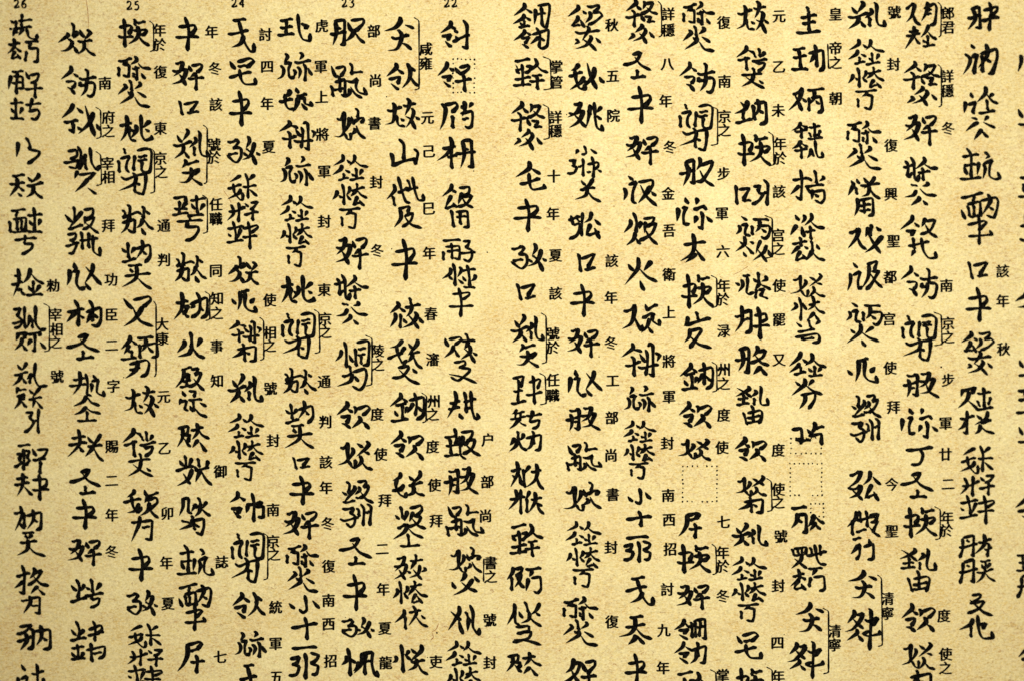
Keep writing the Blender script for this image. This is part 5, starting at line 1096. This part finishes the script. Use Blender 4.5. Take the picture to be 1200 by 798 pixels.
column("column beginning with the gloss for first, left of two dotted squares", """
863 3 901 40 you zhi
863 55 899 104 he xue/jiao
861 118 898 147 quanw nei
863 158 904 195 nian yuR
862 211 900 241 kou san li
862 254 902 305 shi bing/fu6 bi
861 319 903 350 bei4 gu
861 360 901 397 yue nian
862 406 903 439 zhou gong8
862 452 900 497 quanw hr/you9
861 512 898 540 ling qianR
862 557 899 602 yi5 guan/wei
858 613 898 640 hl hr
857 652 899 727 quan2 rz/xinl tai/wan
862 741 892 770 mao4
862 782 897 820 nian yuR
""", "元913,20 乙913,79 未912,130 年914,169 於914,186 該913,225 宫912,276 之912,292 使913,335 罷913,375 又913,422 度912,527 使912,573 之912,588 號915,628 封912,686 四911,753 年912,792",
[(900, 155, 906, 195), (896, 253, 905, 303), (898, 560, 904, 599), (898, 781, 905, 826)])

column("column with two dotted squares and a half erased character", """
934 8 962 38 zhu4
928 53 965 84 wang nei2
924 104 966 133 xil bing
928 143 965 187 he zhu/he hr
927 200 966 238 mu duan
926 251 967 306 shui he/tai quan4
926 321 967 401 yi5 guan/xinl dacan/dang
925 413 969 479 quan2 rz/fenb
929 495 965 521 yi5 jing
927 593 966 623 er6 bag
926 638 968 692 luo bi7/tai wan
932 706 965 739 jiez
923 751 964 794 gong8 zhong
""", "皇979,17 帝979,57 之979,74 朝979,116 清978,739 寧978,755",
[(970, 48, 970, 84, 0, 0), (964, 712, 971, 789)], [(927, 513, 962, 531), (926, 543, 963, 580), (950, 590, 965, 605)])

column("fourth column from the right, ending with the bracketed reign title", """
993 2 1036 34 hl hr
994 47 1037 129 ling rz/xinl tai/wan
993 142 1034 198 bu yu5/huo
994 208 1032 254 shui guan/yongb
994 264 1034 298 yi5 pu
993 306 1033 341 shi ji
991 355 1032 405 shi bing/huod
994 420 1028 448 bei4
996 462 1034 517 shan ji/zi zhouS
994 552 1032 586 dl gong
993 598 1032 656 ren bi7 ji/er6
994 668 1028 700 jiez
990 713 1031 761 gong8 zhong
""", "號1048,15 封1047,76 復1044,171 興1044,228 聖1047,283 都1043,325 宫1042,374 使1043,431 拜1047,477 今1045,567 聖1045,622 清1040,701 寧1040,718",
[(1028, 673, 1033, 757)])

column("third column from the right, glossed all the way down", """
1061 4 1098 57 yi5 nei/fu1 quan2
1059 73 1102 125 he ge4/bi8
1060 136 1099 172 dl dr
1059 184 1099 241 kai4 he/ba2
1055 253 1099 302 ling xil/bi3
1056 313 1098 350 ling fang
1058 370 1097 422 shi si/wei
1058 436 1101 466 zhou ji
1057 479 1098 512 shi er4
1062 523 1093 545 ding
1056 554 1094 583 sheng
1059 594 1099 629 nian yuR
1055 642 1097 693 quanw hr/you9
1056 707 1095 740 ling qianR
1057 752 1096 812 yi5 guan/wei
""", "郎1111,16 君1111,33 詳1110,90 穩1110,107 冬1111,151 南1109,335 京1111,379 之1111,395 步1111,445 軍1108,496 廿1108,532 二1111,567 年1110,606 於1109,621 度1106,721 使1108,766 之1108,782",
[(1099, 3, 1103, 44), (1099, 76, 1103, 126), (1094, 366, 1103, 405), (1095, 593, 1102, 632)])

column("second column from the right, with few glosses", """
1133 4 1170 37 zhou ban
1129 53 1168 88 shi nei
1130 103 1170 164 shi quan2/ba2
1125 174 1172 211 zhu kang
1127 226 1170 287 mian nei/ban
1133 305 1160 328 kou
1132 338 1161 378 nian
1126 389 1164 439 gong nai/yi7
1122 452 1165 509 qianR zhu/cai guan
1125 522 1166 614 mao ka/kai dr/zhu nian
1123 625 1166 683 zhou ben/zhou ping
1124 695 1164 746 zhi3/ren bi2
""", "該1175,318 年1175,353 秋1176,409")

column("rightmost column, cut off so that only stroke tips show", """
1193 52 1236 84 shi ji
1192 118 1236 150 shan nei
1193 200 1238 232 zhu kang
1194 252 1238 300 nian yuR
1190 335 1236 365 huo guan
1193 412 1236 442 shan nei
1191 452 1236 484 wang nei2
1192 490 1236 520 shan ji
1191 578 1236 612 ling quan4
1191 642 1236 700 wang ji/zhou nei
1193 750 1236 790 ling dr
""")

import re
for (label, chars, glosses, brackets, frames, num, extra) in COLUMNS:
    c = bpy.data.objects.new("text_column", None)
    COL.objects.link(c)
    c.parent = page
    c["label"] = label
    for ln in chars.strip().splitlines():
        a = ln.split(None, 4)
        character(c, *[float(v) for v in a[:4]], a[4])
    for g in glosses.split():
        x, y = g[1:].split(',')
        gloss(c, float(x), float(y), g[0])
    for b in brackets:
        bracket(c, *b)
    for f in frames:
        dotted(c, *f)
    if num:
        number(c, *num)

# ------------------------------------------------------------------ flecks and fibres caught in the sheet, and a crease line
def fleck(x, y, r):
    m = Mesh(); m.blob(x, y, r)
    m.build("ink_fleck", M_PRINT, page, LIFT * .7)
for x, y, r in ((571, 296, 1.0), (459, 292, .8), (512, 741, 1.3), (453, 114, .9), (606, 79, 1.1), (501, 770, .8), (855, 292, .8), (664, 135, .8),
                (702, 418, .9), (1103, 430, 1.2), (145, 442, .8), (328, 550, .8), (555, 201, .9), (919, 743, .7), (405, 723, .6), (1026, 60, .7)):
    fleck(x, y, r)
m = Mesh(); m.stroke('d', [(604.6, 76.5), (605.5, 79), (606.8, 81)], 1.6); m.build("ink_tick", M_PRINT, page, LIFT * .7)
M_FIBRE_CREASE = ink_material("rust_fibre_crease", (0.30, 0.12, 0.04), (0.42, 0.24, 0.10), 0.9)
for pts, wd in (([(514, 730), (511, 737), (506, 740), (508, 746), (505, 749)], .8), ([(101, 0), (103.5, 22), (103, 58)], .7),  # the long upright line is a crease, its shade drawn in brown
                ([(860, 322), (868, 318), (877, 312)], .6), ([(262, 224), (268, 232), (271, 238)], .7)):
    m = Mesh(); m.stroke('h', pts, wd, .15); m.build("fibre_crease", M_FIBRE_CREASE, page, LIFT * .6)

bpy.data.objects.remove(_fo)
bpy.data.curves.remove(_font)
